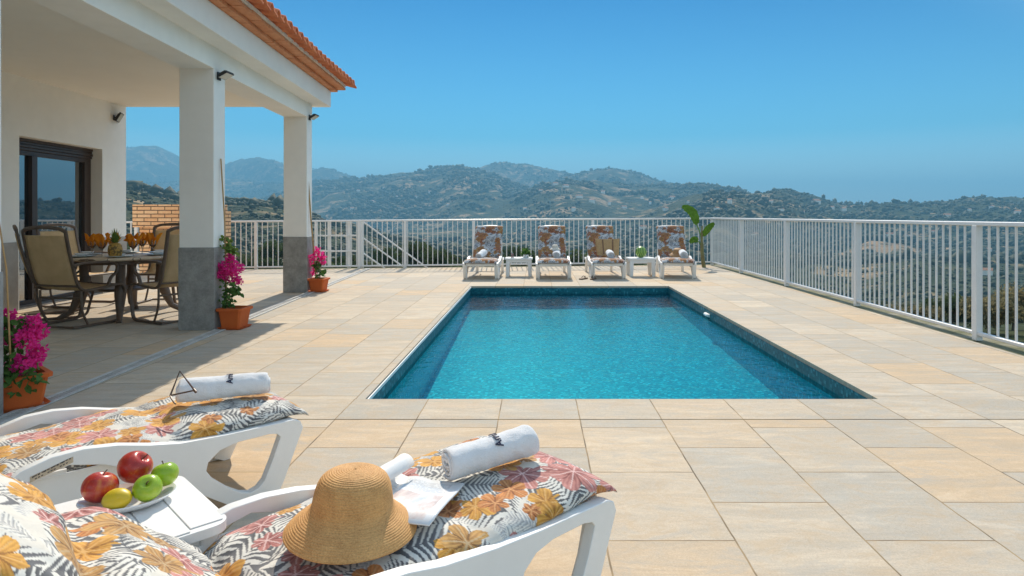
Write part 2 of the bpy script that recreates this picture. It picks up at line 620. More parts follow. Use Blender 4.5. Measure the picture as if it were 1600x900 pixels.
# pool
pool = empty('swimming_pool', ((PX0 + PX1) / 2, (PY0 + PY1) / 2, 0))
tag(pool, 'rectangular swimming pool sunk into the sandstone terrace', 'swimming pool')
cx, cy = pool.location.x, pool.location.y
def pl(x, y, z):
    return (x - cx, y - cy, z)
e = 0.006
ix0, ix1, iy0, iy1 = PX0 + e, PX1 - e, PY0 + e, PY1 - e
zl, zr = -0.66, -0.52                    # floor, shallower on the right and towards the far end
MB().add([pl(ix0, iy0, zl), pl(ix1, iy0, zr), pl(ix1, iy1, -.29), pl(ix0, iy1, -.33)], [(0, 1, 2, 3)]).build('floor', m_poolfloor, pool, recalc=False)
w = MB()
tb = MB()
ring = [(ix0, iy0), (ix1, iy0), (ix1, iy1), (ix0, iy1)]
for k in range(4):
    a, b = ring[k], ring[(k + 1) % 4]
    w.add([pl(*a, -0.75), pl(*b, -0.75), pl(*b, -0.16), pl(*a, -0.16)], [(3, 2, 1, 0)])
    tb.add([pl(*a, -0.16), pl(*b, -0.16), pl(*b, -0.03), pl(*a, -0.03)], [(3, 2, 1, 0)])
w.build('wall', m_poolwall, pool, recalc=False)
tb.build('tile_band', m_poolband, pool, recalc=False)
tr = MB()
for (x0, x1, y0, y1) in ((ix0, ix1, iy0, iy0 + .012), (ix0, ix0 + .008, iy0 + .012, iy1)):
    tr.box(x0 - cx, x1 - cx, y0 - cy, y1 - cy, -0.03, -0.008)
tr.build('trim', m_white_grout, pool)
fit = MB()
fit.box(ix1 - .03 - cx, ix1 - .002 - cx, 7.95 - cy, 8.14 - cy, -.105, -.07)
fit.box(ix1 - .045 - cx, ix1 - .03 - cx, 7.98 - cy, 8.11 - cy, -.10, -.075)
fit.build('skimmer', m_white_grout, pool, bevel=.004)
wt = MB().add([(ix0 + .002, iy0 + .002, -0.122), (ix1 - .002, iy0 + .002, -0.122), (ix1 - .002, iy1 - .002, -0.122), (ix0 + .002, iy1 - .002, -0.122)], [(0, 1, 2, 3)]).build('water', m_water, recalc=False)
structure(wt)

# ------------------------------------------------------------------ terrain: valley and hills all around
def ridge_tab(*pts):
    a = np.array(pts, float)
    return a[:, 0], a[:, 1]
RIDGES = [  # distance, front length, back length, skyline (photo bearing -> elevation), noise share
    (430, 330, 260, ridge_tab((-900, 285), (-300, 290), (100, 288), (197, 297), (250, 305), (300, 313), (345, 320), (400, 325), (440, 329), (500, 345), (600, 372), (700, 395), (2500, 420))),
    (1150, 820, 700, ridge_tab((-900, 420), (900, 352), (1000, 336), (1060, 318), (1110, 307), (1165, 300), (1200, 297), (1217, 293), (1245, 299), (1280, 310), (1310, 319), (1340, 322), (1400, 320), (1440, 322), (1480, 319), (1545, 313), (1600, 315), (1750, 306), (2500, 300))),
    (1750, 950, 700, ridge_tab((-900, 400), (600, 352), (740, 332), (790, 310), (850, 290), (900, 288), (960, 291), (1040, 295), (1110, 294), (1150, 300), (1200, 318), (1300, 345), (2500, 380))),
    (2300, 1200, 900, ridge_tab((-900, 400), (250, 345), (440, 306), (490, 286), (540, 281), (590, 279), (630, 271), (680, 265), (710, 263), (745, 271), (800, 288), (850, 305), (950, 330), (1200, 370), (2500, 390))),
    (2650, 900, 900, ridge_tab((-900, 400), (780, 310), (850, 287), (880, 274), (910, 268), (955, 266), (985, 272), (1020, 283), (1060, 293), (1110, 308), (1200, 335), (2500, 390))),
    (3000, 1000, 900, ridge_tab((-900, 400), (600, 310), (700, 278), (745, 265), (790, 255), (830, 262), (870, 271), (920, 285), (1000, 310), (1200, 345), (2500, 390))),
    (2800, 1000, 500, ridge_tab((-900, 300), (100, 290), (200, 287), (280, 284), (345, 279), (440, 288), (490, 294), (600, 312), (700, 330), (1000, 345), (2500, 350))),
    (3400, 700, 900, ridge_tab((-900, 260), (100, 245), (197, 232), (220, 229), (245, 231), (290, 249), (330, 262), (345, 260), (365, 252), (400, 248), (425, 253), (450, 263), (490, 266), (520, 267), (545, 274), (580, 292), (650, 322), (1000, 345), (2500, 350))),
]
VD = np.array([1, 18, 25, 50, 100, 200, 400, 800, 1500, 2500, 4000, 9000], float)
VL = np.array([-2.9, -2.7, -3.0, -4.6, -8.0, -14, -25, -42, -55, -65, -70, -70], float)   # under the left and middle
VR = np.array([-2.9, -2.7, -3.4, -7.5, -15, -29, -47, -58, -62, -66, -70, -70], float)    # falls faster on the right
def terrain_z(px, D, detail=True):
    """px: bearing as photo column, D: distance along the view axis"""
    wR = sstep(950, 1250, px)
    base = np.interp(D, VD, VL) * (1 - wR) + np.interp(D, VD, VR) * wR
    X = (px - 839) / 1000 * D
    z = base
    for i, (Di, Lf, Lb, (tx, ty)) in enumerate(RIDGES):
        wob = 1 + 0.16 * fbm(px / 160.0, np.zeros_like(px) + i * 3.1, 40 + i, 3)
        Dr = Di * wob
        top = H + (336 - np.interp(px, tx, ty)) / 1000 * Dr
        front = sstep(0, 1, 1 - np.clip((Dr - D) / Lf, 0, 1))
        f = front ** 0.85
        bk = 1 - np.clip((D - Dr) / Lb, 0, 1)
        s = np.where(D < Dr, f, bk * bk)
        zi = base + (top - base) * s
        z = np.maximum(z, zi)
    if detail:
        amp = np.clip((z - base) / 60.0, 0.0, 1) * np.clip(D / 900, 0.05, 1.6)
        rid = (0.55 - np.abs(fbm(X / 420, D / 420, 3, 4))) * 34 - 8
        z = z + amp * (rid * 0.55 + fbm(X / 120, D / 120, 9, 4) * 9)
        z = z + 9 * np.exp(-(((X - 300) / 70) ** 2 + ((D - 590) / 80) ** 2))      # knoll below the right railing
        near = np.clip((D - 20) / 60, 0, 1)
        z = z + near * np.clip(D / 300, 0.2, 1) * fbm(X / 45, D / 45, 21, 4) * 3.0
    return z

th_f = np.linspace(-R(57), R(57), 900)
th_b = np.linspace(R(57), 2 * math.pi - R(57), 90)[1:-1]
th = np.concatenate([th_f, th_b])
rr = np.concatenate([[0.01, 8, 14], np.geomspace(18, 8200, 330)])
TH, RR = np.meshgrid(th, rr)
thc = np.where(TH > math.pi, TH - 2 * math.pi, TH)
thc = np.clip(thc, -R(57), R(57))
PXg = 839 + 1000 * np.tan(thc)
Dg = RR * np.cos(thc)
Zg = terrain_z(PXg, Dg)
V = np.stack([RR * np.sin(TH), RR * np.cos(TH), Zg], -1).reshape(-1, 3)
nr, nt = TH.shape
ii, jj = np.meshgrid(np.arange(nr - 1), np.arange(nt), indexing='ij')
a = ii * nt + jj
b = ii * nt + (jj + 1) % nt
F = np.stack([a, a + nt, b + nt, b], -1).reshape(-1, 4)

_Ds = np.geomspace(60, 1500, 600)
_z = terrain_z(np.full_like(_Ds, 1385.0), _Ds)
_k = int(np.where(np.minimum.accumulate(336 - (_z - H) / _Ds * 1000) <= 418)[0][0])
BARE = (296, 545, float(terrain_z(np.array([839 + 296 / .545]), np.array([545.0]))[0]))      # bare tan slope seen through the right railing
def terrain_mat():
    t = NT('scrub_hillside')
    co = t.coord()
    big = t.noise(co, 0.0042, 5, 0.6, 0.5)
    mid = t.noise(co, 0.022, 5, 0.65, 0.4)
    fine = t.noise(co, 0.11, 4, 0.7)
    vor = t.n('TexVoronoi')
    t.l(co, vor.inputs['Vector'])
    vor.inputs['Scale'].default_value = 0.085
    scrub = t.ramp(mid, [(0.30, (.024, .034, .015)), (0.5, (.045, .055, .022)), (0.68, (.085, .085, .036))])
    earth = t.ramp(fine, [(0.3, (.23, .15, .08)), (0.7, (.44, .31, .175))])
    s = t.math('ADD', t.math('MULTIPLY', big, 0.34), t.math('MULTIPLY', mid, 0.66))
    c = t.mix(t.ramp(s, [(0.515, (0, 0, 0)), (0.575, (1, 1, 1))]), scrub, earth)
    sep = t.n('VectorMath', operation='DISTANCE')
    t.l(co, sep.inputs[0])
    sep.inputs[1].default_value = BARE
    wobn = t.math('ADD', sep.outputs['Value'], t.math('MULTIPLY', t.noise(co, 0.02, 4), 110.0))
    c = t.mix(t.ramp(t.math('DIVIDE', wobn, 150.0), [(0.60, (1, 1, 1)), (0.68, (0, 0, 0))]), c, t.mix(0.6, earth, (.34, .215, .12)))
    trees = t.ramp(vor.outputs['Distance'], [(0.30, (1, 1, 1)), (0.46, (0, 0, 0))])
    keep = t.ramp(t.noise(co, 0.012, 3), [(0.34, (0, 0, 0)), (0.46, (1, 1, 1))])
    c = t.mix(t.math('MULTIPLY', t.math('MULTIPLY', trees, keep), 0.85), c, t.ramp(fine, [(0.3, (.018, .028, .012)), (0.7, (.045, .055, .022))]))
    h = t.math('ADD', t.math('MULTIPLY', mid, 9.0), t.math('ADD', t.math('MULTIPLY', fine, 3.5), t.math('MULTIPLY', t.math('MULTIPLY', trees, keep), 4.0)))
    t.bsdf(c, 0.95, t.bump(h, 0.9, 1.0), spec=0.1)
    return t.m
terrain = np_mesh('terrain', V, F, terrain_mat(), smooth=True)
structure(terrain)

# ------------------------------------------------------------------ woodland scattered over the hills (far-off masses)
def ico(sub):
    bm = bmesh.new()
    bmesh.ops.create_icosphere(bm, subdivisions=sub, radius=1)
    v = np.array([p.co[:] for p in bm.verts])
    f = np.array([[q.index for q in p.verts] for p in bm.faces])
    bm.free()
    return v, f
def foliage_mat(name, lo, hi, scale, trans=0.0):
    t = NT(name)
    co = t.coord()
    f = t.noise(co, scale, 3, 0.6)
    g = t.noise(co, scale * 7, 3, 0.7)
    c = t.ramp(t.math('ADD', t.math('MULTIPLY', f, 0.6), t.math('MULTIPLY', g, 0.4)), [(0.34, lo), (0.66, hi)])
    d = t.bsdf(c, 0.75, t.bump(g, 0.8, 0.3) if scale < 1 else None, spec=0.25)
    if trans:
        tl = t.n('BsdfTranslucent')
        t.l(c, tl.inputs[0])
        mx = t.n('MixShader')
        mx.inputs[0].default_value = trans
        t.l(d.outputs[0], mx.inputs[1])
        t.l(tl.outputs[0], mx.inputs[2])
        t.l(mx.outputs[0], t.out.inputs[0])
    return t.m
m_wood = foliage_mat('distant_foliage', (.018, .027, .012), (.065, .072, .03), 0.035)

def scatter(n, d0, d1, px0, px1, sub, smin, smax, thr, seed):
    g = np.random.default_rng(seed)
    px = g.uniform(px0, px1, n)
    D = np.exp(g.uniform(math.log(d0), math.log(d1), n))
    X = (px - 839) / 1000 * D
    dens = fbm(X / 140, D / 140, 77, 4) + 0.5 * fbm(X / 600, D / 600, 78, 3)
    k = (dens > thr) & (np.hypot(X - 296, D - 545) + 40 * fbm(X / 40, D / 40, 91, 2) > 36)
    px, D, X = px[k], D[k], X[k]
    z = terrain_z(px, D)
    n = len(px)
    iv, jf = ico(sub)
    sz = g.uniform(smin, smax, n) * (0.45 + 1.25 * g.random(n) ** 3)
    sc = np.stack([sz * g.uniform(.8, 1.5, n), sz * g.uniform(.8, 1.5, n), sz * g.uniform(.55, 1.15, n)], -1)
    jit = 1 + g.uniform(-.42, .42, (n, len(iv), 1))
    ang = g.uniform(0, 6.28, n)
    ca, sa = np.cos(ang)[:, None], np.sin(ang)[:, None]
    vv = iv[None] * jit
    vx = vv[..., 0] * ca - vv[..., 1] * sa
    vy = vv[..., 0] * sa + vv[..., 1] * ca
    vv = np.stack([vx, vy, vv[..., 2]], -1) * sc[:, None, :]
    vv += np.stack([X, D, z + sc[:, 2] * 0.55], -1)[:, None, :]
    ff = jf[None] + (np.arange(n) * len(iv))[:, None, None]
    return vv.reshape(-1, 3), ff.reshape(-1, 3)
parts = [scatter(20000, 60, 420, -250, 1900, 2, 0.35, 0.95, -0.30, 1),
         scatter(36000, 380, 1500, -150, 1850, 1, 1.3, 2.9, -0.24, 2),
         scatter(52000, 1300, 3300, 100, 1500, 1, 2.2, 4.4, -0.20, 3)]
vs, fs, o = [], [], 0
for v_, f_ in parts:
    vs.append(v_)
    fs.append(f_ + o)
    o += len(v_)
wood = np_mesh('woodland', np.concatenate(vs), np.concatenate(fs), m_wood)
wood['kind'] = 'stuff'
tag(wood, 'dark scrub and trees covering the hills across the valley', 'woodland', kind='stuff')

# ------------------------------------------------------------------ trees on the slope just below the terrace
m_bark = pm('grey_bark', (.16, .125, .09), 0.9, 0.3, 6, 0.5, 30, 0.02)
m_leafA = foliage_mat('olive_leaf', (.07, .09, .04), (.19, .20, .10), 0.9, 0.35)
m_leafB = foliage_mat('dark_evergreen_leaf', (.045, .075, .028), (.12, .16, .06), 0.9, 0.35)
m_leafC = foliage_mat('dry_scrub_leaf', (.17, .15, .07), (.34, .29, .15), 0.9, 0.4)
def make_tree(name, h, cr, nl, ls, leafm, seed, conic=False):
    g = np.random.default_rng(seed)
    root = empty(name)
    t = MB()
    top = h * (0.95 if conic else 0.62)
    t.tube([(0, 0, -0.6), (g.uniform(-.1, .1), g.uniform(-.1, .1), top * .5), (g.uniform(-.2, .2) * (0 if conic else 1), g.uniform(-.2, .2) * (0 if conic else 1), top)], [h * .035, h * .026, h * .01], 7)
    cl = []
    nb = 9
    for k in range(nb):
        aa = 6.28 * k / nb + g.uniform(-.3, .3)
        zz = g.uniform(.35, .9) * h
        rad = cr * (0.18 if conic else g.uniform(.35, .85))
        p = Vector((math.cos(aa) * rad, math.sin(aa) * rad, zz))
        s = Vector((0, 0, zz * .55))
        if not conic:
            t.tube([s, s.lerp(p, .55) + Vector((0, 0, .06 * h)), p], [h * .014, h * .009, h * .004], 5)
        cl.append((p, cr * g.uniform(.30, .55)))
    t.build('trunk', m_bark, root, smooth=True)
    cen = np.array([c[0][:] for c in cl] + [(0, 0, h * .85), (0, 0, h * .6)])
    rad = np.array([c[1] for c in cl] + [cr * .45, cr * .5])
    if conic:
        zz = g.uniform(.08, 1, nl)
        r = cr * (1 - zz) ** .7 * np.sqrt(g.random(nl))
        aa = g.uniform(0, 6.28, nl)
        P = np.stack([r * np.cos(aa), r * np.sin(aa), zz * h], -1)
    else:
        k = g.integers(0, len(cen), nl)
        d = g.normal(size=(nl, 3))
        d /= np.linalg.norm(d, axis=1, keepdims=True)
        P = cen[k] + d * (rad[k] * g.random(nl) ** .45)[:, None] * np.array([1, 1, .75])
    u = g.normal(size=(nl, 3)); u /= np.linalg.norm(u, axis=1, keepdims=True)
    w_ = np.cross(u, g.normal(size=(nl, 3))); w_ /= np.linalg.norm(w_, axis=1, keepdims=True)
    s = ls * g.uniform(.6, 1.4, nl)[:, None]
    q = np.stack([P - u * s, P + w_ * s * .45, P + u * s, P - w_ * s * .45], 1)
    f = np.arange(nl * 4).reshape(-1, 4)
    np_mesh('crown', q.reshape(-1, 3), f, leafm, root)
    return root
protos = [make_tree('olive_tree', 4.2, 2.3, 4200, .15, m_leafA, 1), make_tree('evergreen_tree', 5.2, 2.4, 4600, .16, m_leafB, 2),
          make_tree('shrub', 1.9, 1.5, 2200, .11, m_leafC, 3), make_tree('shrub', 2.2, 1.6, 2400, .11, m_leafB, 4), make_tree('cypress_tree', 9.0, 1.1, 2600, .22, m_leafB, 5, True)]
P_TXT = [('grey green olive tree on the slope below the terrace railing', 'tree', 'olive trees below the terrace'),
         ('dark green bushy evergreen tree on the slope below the terrace', 'tree', 'evergreen trees below the terrace'),
         ('dry straw coloured shrub on the slope below the railing', 'shrub', 'dry shrubs below the terrace'),
         ('low dark green shrub on the slope below the railing', 'shrub', 'green shrubs below the terrace'),
         ('slim dark cypress standing against the sky on the right ridge', 'tree', 'cypresses on the ridge')]
tg = random.Random(5)
spots = []
for px, D, kd, sc in [(540, 50, 1, .5), (585, 40, 0, .5), (607, 60, 1, .62), (655, 52, 1, .75), (690, 44, 1, .6), (676, 62, 0, .7), (715, 34, 3, 1), (790, 40, 3, 1.1),
                      (815, 52, 1, .7), (905, 44, 3, 1.2), (985, 46, 3, 1.1), (1040, 40, 0, .6), (640, 30, 3, .8), (525, 30, 3, .9), (400, 40, 1, .55), (372, 50, 0, .65), (425, 60, 1, .75),
                      (1180, 34, 2, .8), (1240, 30, 3, .6), (1290, 26, 2, .6), (1350, 30, 3, .6), (1395, 36, 2, .7), (1440, 25, 2, .6), (1490, 27, 3, .7), (1545, 24, 2, .7),
                      (1580, 30, 2, 1.0), (1530, 40, 2, .8), (1475, 55, 2, .9), (1420, 60, 0, .45), (1590, 60, 0, .5), (1330, 55, 2, .9), (1260, 60, 0, .45), (1200, 55, 3, .9), (1150, 45, 3, 1),
                      (1640, 26, 2, 1), (1700, 30, 0, .6), (330, 45, 3, 1), (230, 40, 1, .8), (1130, 70, 1, .9), (1380, 85, 0, .5), (1500, 90, 1, .5), (1560, 85, 0, .55)]:
    spots.append((px, D, kd, sc))
for px, kd, D, sc in [(1342, 4, 1150, 1.2), (1162, 4, 1150, 1.0), (1306, 4, 1160, .8)]:
    spots.append((px, D, kd, sc))
used = set()
for (px, D, kd, sc) in spots:
    o = protos[kd] if kd not in used else copy_tree(protos[kd])
    used.add(kd)
    z = float(terrain_z(np.array([float(px)]), np.array([float(D)]))[0])
    o.location = ((px - 839) / 1000 * D, D, z - 0.1)
    o.rotation_euler.z = tg.uniform(0, 6.28)
    o.scale = (sc, sc, sc * tg.uniform(.9, 1.1))
    tag(o, *P_TXT[kd])

# ------------------------------------------------------------------ houses scattered on the far hills
m_hw = pm('whitewashed_house', (.80, .74, .64), 0.8, 0.08, .3)
m_hr = pm('faded_house_roof', (.42, .20, .11), 0.85, 0.15, .3)
def far_house(w_, d_, h_):
    m = MB()
    m.box(-w_ / 2, w_ / 2, -d_ / 2, d_ / 2, -3, h_)
    me = m.build('hillside_house', m_hw)
    me.data.materials.append(m_hr)
    r = h_ + w_ * .22
    ov = .4
    bmx = bmesh.new()
    bmx.from_mesh(me.data)
    vs = [bmx.verts.new(p) for p in ((-w_ / 2 - ov, -d_ / 2 - ov, h_ + .02), (w_ / 2 + ov, -d_ / 2 - ov, h_ + .02), (w_ / 2 + ov, d_ / 2 + ov, h_ + .02), (-w_ / 2 - ov, d_ / 2 + ov, h_ + .02), (-w_ / 2 - ov, 0, r), (w_ / 2 + ov, 0, r))]
    for f in ((0, 1, 5, 4), (2, 3, 4, 5), (0, 4, 3), (1, 2, 5)):
        fc = bmx.faces.new([vs[i] for i in f])
        fc.material_index = 1
    bmx.to_mesh(me.data)
    bmx.free()
    return me
hp = [far_house(11, 9, 5.5), far_house(16, 9, 4), far_house(8, 8, 6.5)]
hg = random.Random(3)
hs = []
for px, py in [(560, 300), (583, 317), (620, 309), (648, 309), (671, 303), (742, 289), (550, 328), (600, 296), (700, 322), (640, 330), (868, 289), (884, 293), (905, 310), (925, 317), (942, 303), (952, 320),
               (975, 326), (1003, 311), (1016, 319), (1040, 330), (896, 330), (1050, 312), (1075, 318), (820, 330), (845, 300)]:
    hs.append((px, py, 'c'))
for px, py in [(1140, 318), (1205, 318), (1220, 330), (1300, 327), (1318, 330), (1120, 332), (1255, 335), (1515, 331), (1550, 327), (1480, 340), (1590, 335), (1275, 318)]:
    hs.append((px, py, 'r'))
for px, py in [(1345, 378), (1390, 371), (1420, 372), (1500, 410), (1545, 396), (1460, 366), (1180, 372), (1040, 377), (985, 362), (1005, 358), (660, 380), (1540, 430)]:
    hs.append((px, py, 'v'))
usedh = set()
Ds = np.geomspace(120, 5000, 900)
for n_, (px, py, kd) in enumerate(hs):
    zz = terrain_z(np.full_like(Ds, px), Ds)
    pys = 336 - (zz - H) / Ds * 1000
    vis = np.minimum.accumulate(pys)
    hit = np.where(vis <= py)[0]
    if len(hit) == 0:
        continue
    i = hit[0]
    D = Ds[i]
    k = hg.randrange(3)
    o = hp[k] if k not in usedh else hp[k].copy()
    if k in usedh:
        COL.objects.link(o)
    usedh.add(k)
    s = hg.uniform(.5, .85) * (1 if D > 900 else .7)
    o.location = ((px - 839) / 1000 * D, D, zz[i] + 1.0)
    o.rotation_euler.z = hg.uniform(-.6, .6)
    o.scale = (s, s, s)
    tag(o, {'c': 'small pale house on the hazy main hill beyond the pool', 'r': 'small pale house on the wooded ridge behind the right railing', 'v': 'small pale farmhouse down in the valley seen through the railing'}[kd],
        'house', {'c': 'houses on the main hill', 'r': 'houses on the right ridge', 'v': 'farmhouses in the valley'}[kd])
for k in range(3):
    if k not in usedh:
        bpy.data.objects.remove(hp[k])

# ------------------------------------------------------------------ haze
hz = MB().box(-8600, 8600, -8600, 8600, -120, 445).build('haze', None)
hz['kind'] = 'stuff'
t = NT('valley_haze')
pv = t.n('VolumePrincipled')
pv.inputs['Color'].default_value = (.28, .69, 1.0, 1)
pv.inputs['Density'].default_value = 4.0e-4
pv.inputs['Anisotropy'].default_value = 0.0
t.l(pv.outputs[0], t.out.inputs['Volume'])
hz.data.materials.append(t.m)
tag(hz, 'pale blue haze lying over the distant hills', 'haze', kind='stuff')

# ------------------------------------------------------------------ the villa's porch
HX, HY, SK = -3.267, 6.47, -0.062
house = empty('house', (HX, HY, 0))
tag(house, 'white villa porch with square pillars and a terracotta tiled eave', 'house')
def hf(u, v, z):
    return (u + SK * v, v, z)
V0, V1 = -9.0, 3.63
for v0 in (0.0, 3.16, -3.04):
    p = MB().box(-.35, 0, v0, v0 + .27, .83, 2.66, hf).build('pillar', m_white, house, bevel=.006)
    MB().box(-.357, .007, v0 - .007, v0 + .277, 0, .837, hf).build('stone_base', m_granite, p, bevel=.004)
MB().box(-.352, .003, V0, V1 - .2 + .003, 2.645, 2.874, hf).build('beam', m_white, house, bevel=.006)
MB().box(-3.3, -.30, V0, V1, 2.87, 3.05, hf).build('ceiling', m_ceiling, house)
MB().box(-.31, .24, V0, V1 + .002, 2.866, 3.12, hf).build('fascia', m_white, house, bevel=.008)
# cornice of two stepped brick courses, then mortar and tiles
c = MB()
k = 0
v = V0
while v < V1 + .06:
    e1 = min(v + .245, V1 + .09)
    dz = .003 * math.sin(k * 2.3)
    c.box(-.2, .325 + .004 * math.sin(k * 5.1), v, e1 - .006, 3.122 + dz, 3.158 + dz, hf)
    c.box(-.2, .44 + .004 * math.sin(k * 3.7), v + .05, e1 + .044, 3.161 + dz, 3.196 + dz, hf)
    v += .245
    k += 1
c.build('cornice', m_cornice, house, bevel=.004)
mb = MB()
mb.box(-.2, .455, V0, V1 + .09, 3.199, 3.232, hf)
mb.build('mortar_bed', m_mortar, house)
# barrel tiled roof plane
pitch, slope = .205, .33
nv = int((V1 + .16 - V0) / pitch)
vs, fs = [], []
per = 10
ucols = []
L = .40
for s in range(10):
    ucols += [(.585 - s * L, .0), (.585 - (s + 1) * L + .002, -.022)]
ring_n = nv * per + 1
for (u, dz) in ucols:
    for q in range(ring_n):
        ph = (q % per) / per
        vv = V1 + .16 - q * pitch / per
        a_ = abs(ph - .5) * 2          # 0 at crown, 1 at the pan
        hh = .075 * math.sqrt(max(0, 1 - (a_ / .62) ** 2)) if a_ < .62 else -.03 * math.sin((a_ - .62) / .38 * math.pi / 2)
        jitter = .006 * math.sin(int(q // per) * 12.9 + u * 3)
        vs.append(hf(u + (jitter if u > .5 else 0) + (.02 if a_ > .62 and u > .5 else 0), vv, 3.222 + hh + dz + (.585 - u) * slope + jitter))
for i in range(len(ucols) - 1):
    for q in range(ring_n - 1):
        a_ = i * ring_n + q
        fs.append((a_, a_ + 1, a_ + 1 + ring_n, a_ + ring_n))
m_ = MB().add(vs, fs)
rf = m_.build('roof', m_tile, house, smooth=True, recalc=False, angle=50)
sd = rf.modifiers.new('thickness', 'SOLIDIFY')
sd.thickness = .018
sd.offset = 0

# rear wall with a recessed sliding door
WU = -2.99
D0, D1, DZ = 1.37, 3.02, 2.14
wl = MB()
wl.box(WU - .25, WU, V0, D0, .835, 2.875, hf)
wl.box(WU - .25, WU, D1, V1 - .004, .835, 2.875, hf)
wl.box(WU - .25, WU, D0 - .0, D1 + .0, DZ, 2.875, hf)
wl.box(WU - .25, WU, D0 - .03, D0, 0, .84, hf)
wall = wl.build('wall', m_white, house)
pt = MB()
pt.box(WU - .25, WU + .012, V0, D0 - .03, 0, .835, hf)
pt.box(WU - .25, WU + .012, D1 + .0, V1, 0, .835, hf)
pt.build('plinth', m_plinth, wall, bevel=.004)
MB().box(-9.5 + .0, WU - .25, V1 - .3, V1 - .006, 0, 2.875, hf).build('wall', m_white, house)
MB().box(-9.5, WU - .252, V0, V1 - .3, 2.87, 3.1, hf).build('ceiling', m_ceiling, house)
sdn = MB()
u0 = WU - .20
sdn.box(u0 - .04, u0 + .03, D0, D1, 0, .07, hf)
sdn.box(u0 - .04, u0 + .03, D0, D1, 1.93, 1.99, hf)
sdn.box(u0 - .04, u0 + .03, D0, D0 + .06, .07, 1.93, hf)
sdn.box(u0 - .04, u0 + .03, D1 - .07, D1, .07, 1.93, hf)
door = sdn.build('sliding_door', m_brown, house, bevel=.004)
fr_ = MB()
fr_.box(u0 - .02, u0 + .045, 1.80, 1.90, .07, 1.93, hf)
fr_.build('stile', m_brown, door, bevel=.004)
fr_ = MB()
fr_.box(u0 + .005, u0 + .05, D1 - .17, D1 - .10, .07, 1.93, hf)
fr_.build('stile', m_brown, door, bevel=.004)
sh = MB()
for q in range(4):
    sh.box(u0 - .05, u0 + .05 + .012 * (q % 2), D0, D1, 1.992 + q * .037, 2.026 + q * .037, hf)
sh.build('shutter', m_brown, door, bevel=.004)
MB().box(u0 - .012, u0 - .004, D0 + .06, 1.80, .07, 1.93, hf).build('pane', m_glass, door)
MB().box(u0 - .004, u0 + .006, 1.90, D1 - .17, .07, 1.93, hf).build('pane', m_glass, door)
MB().box(WU - .26, WU - .002, D0 + .004, D1 - .004, -.01, .02, hf).build('sill', m_granite, door)

# drain along the pillars
dr = MB()
v = -8.0
while v < 7.2:
    e1 = v + .5
    def df(u, vv, z):
        q = hf(u, vv, z)
        return q
    dr.box(.005, .03, v, e1, .001, .009, df)
    dr.box(.09, .115, v, e1, .001, .009, df)
    q = v + .01
    while q < e1 - .012:
        dr.box(.03, .09, q, q + .014, .001, .0065, df)
        q += .028
    v += .5
dro = dr.build('drain_channel', m_concrete)
dro.location = (HX, HY, .002)
tag(dro, 'pale slotted drain channel running along the pillar line', 'drain')

def hw(u, v, z):
    q = hf(u, v, z)
    return (q[0] + HX, q[1] + HY, z)
m_lens = pm('pale_lamp_glass', (.62, .60, .52), 0.2, 0.05)
def floodlight(name, loc, rz, tilt, s, label, group=None):
    root = empty(name, loc, rz)
    b = MB()
    b.box(0, .012, -.03, .03, -.05, .03)
    b.tube([(.012, -.02, 0), (.05, -.045, -.01), (.075, -.055, -.005)], .006, 6)
    b.tube([(.012, .02, 0), (.05, .045, -.01), (.075, .055, -.005)], .006, 6)
    br = b.build('bracket', m_black, root, smooth=True)
    ct, st = math.cos(tilt), math.sin(tilt)
    def f(a, y, z):
        return (.075 + a * ct - z * st, y, z * ct + a * st)
    h = MB().box(-.012, .012, -.075 * s, .075 * s, -.055 * s, .055 * s, f)
    h.box(-.03, -.012, -.05 * s, .05 * s, -.035 * s, .035 * s, f)
    hs_ = h.build('housing', m_black, root, bevel=.003)
    MB().box(.0125, .016, -.066 * s, .066 * s, -.047 * s, .047 * s, f).build('lens', m_lens, hs_)
    tag(root, label, 'floodlight', group)
    return root
floodlight('floodlight', hw(0.003, .10, 2.60), R(-2), R(-62), 1.0, 'small black floodlight on the pillar beside the dining set', 'floodlights under the eave')
floodlight('floodlight', hw(0.003, 3.28, 2.66), R(-2), R(-58), 1.0, 'small black floodlight on the far pillar under the eave corner', 'floodlights under the eave')
wlm = floodlight('wall_lamp', hw(WU, 3.30, 2.66), R(22), R(-28), 1.35, 'dark square lamp high on the wall beside the sliding door')
wlm['category'] = 'wall lamp'

# ------------------------------------------------------------------ railings
def upright(name, mesh, loc, parent, rz=0.0):
    o = bpy.data.objects.new(name, mesh)
    COL.objects.link(o)
    o.location = loc
    o.rotation_euler.z = rz
    o.parent = parent
    return o
def bar_mesh(w_, h_, d_=None):
    o = MB().box(-w_ / 2, w_ / 2, -(d_ or w_) / 2, (d_ or w_) / 2, 0, h_).build('tmp', m_rail, bevel=.003, seg=1)
    me = o.data
    bm = bmesh.new()
    bm.from_mesh(me)
    bmesh.ops.bevel(bm, geom=list(bm.edges), offset=.003, segments=1, affect='EDGES')
    bm.to_mesh(me)
    bm.free()
    bpy.data.objects.remove(o)
    return me
me_bal = bar_mesh(.018, .985)
me_post = bar_mesh(.062, 1.07)
rr_ = empty('railing', (4.1, 15.0, 0))
tag(rr_, 'long white metal railing along the right edge of the terrace', 'railing', 'white terrace railings')
MB().tube([(0, .03, 1.085), (0, -19.5, 1.085)], .03, 8, flat=(.062, .042)).build('top_rail', m_rail, rr_, smooth=True)
MB().tube([(0, 0, .065), (0, -19.5, .065)], .02, 8, flat=(.04, .036)).build('bottom_rail', m_rail, rr_, smooth=True)
posts = [0, -2.15, -4.49, -6.8, -9.04, -11.3, -13.6, -15.9, -18.2]
for p in posts:
    upright('post', me_post, (0, p, 0), rr_)
rest = MB()
y = -.1095
cnt = 0
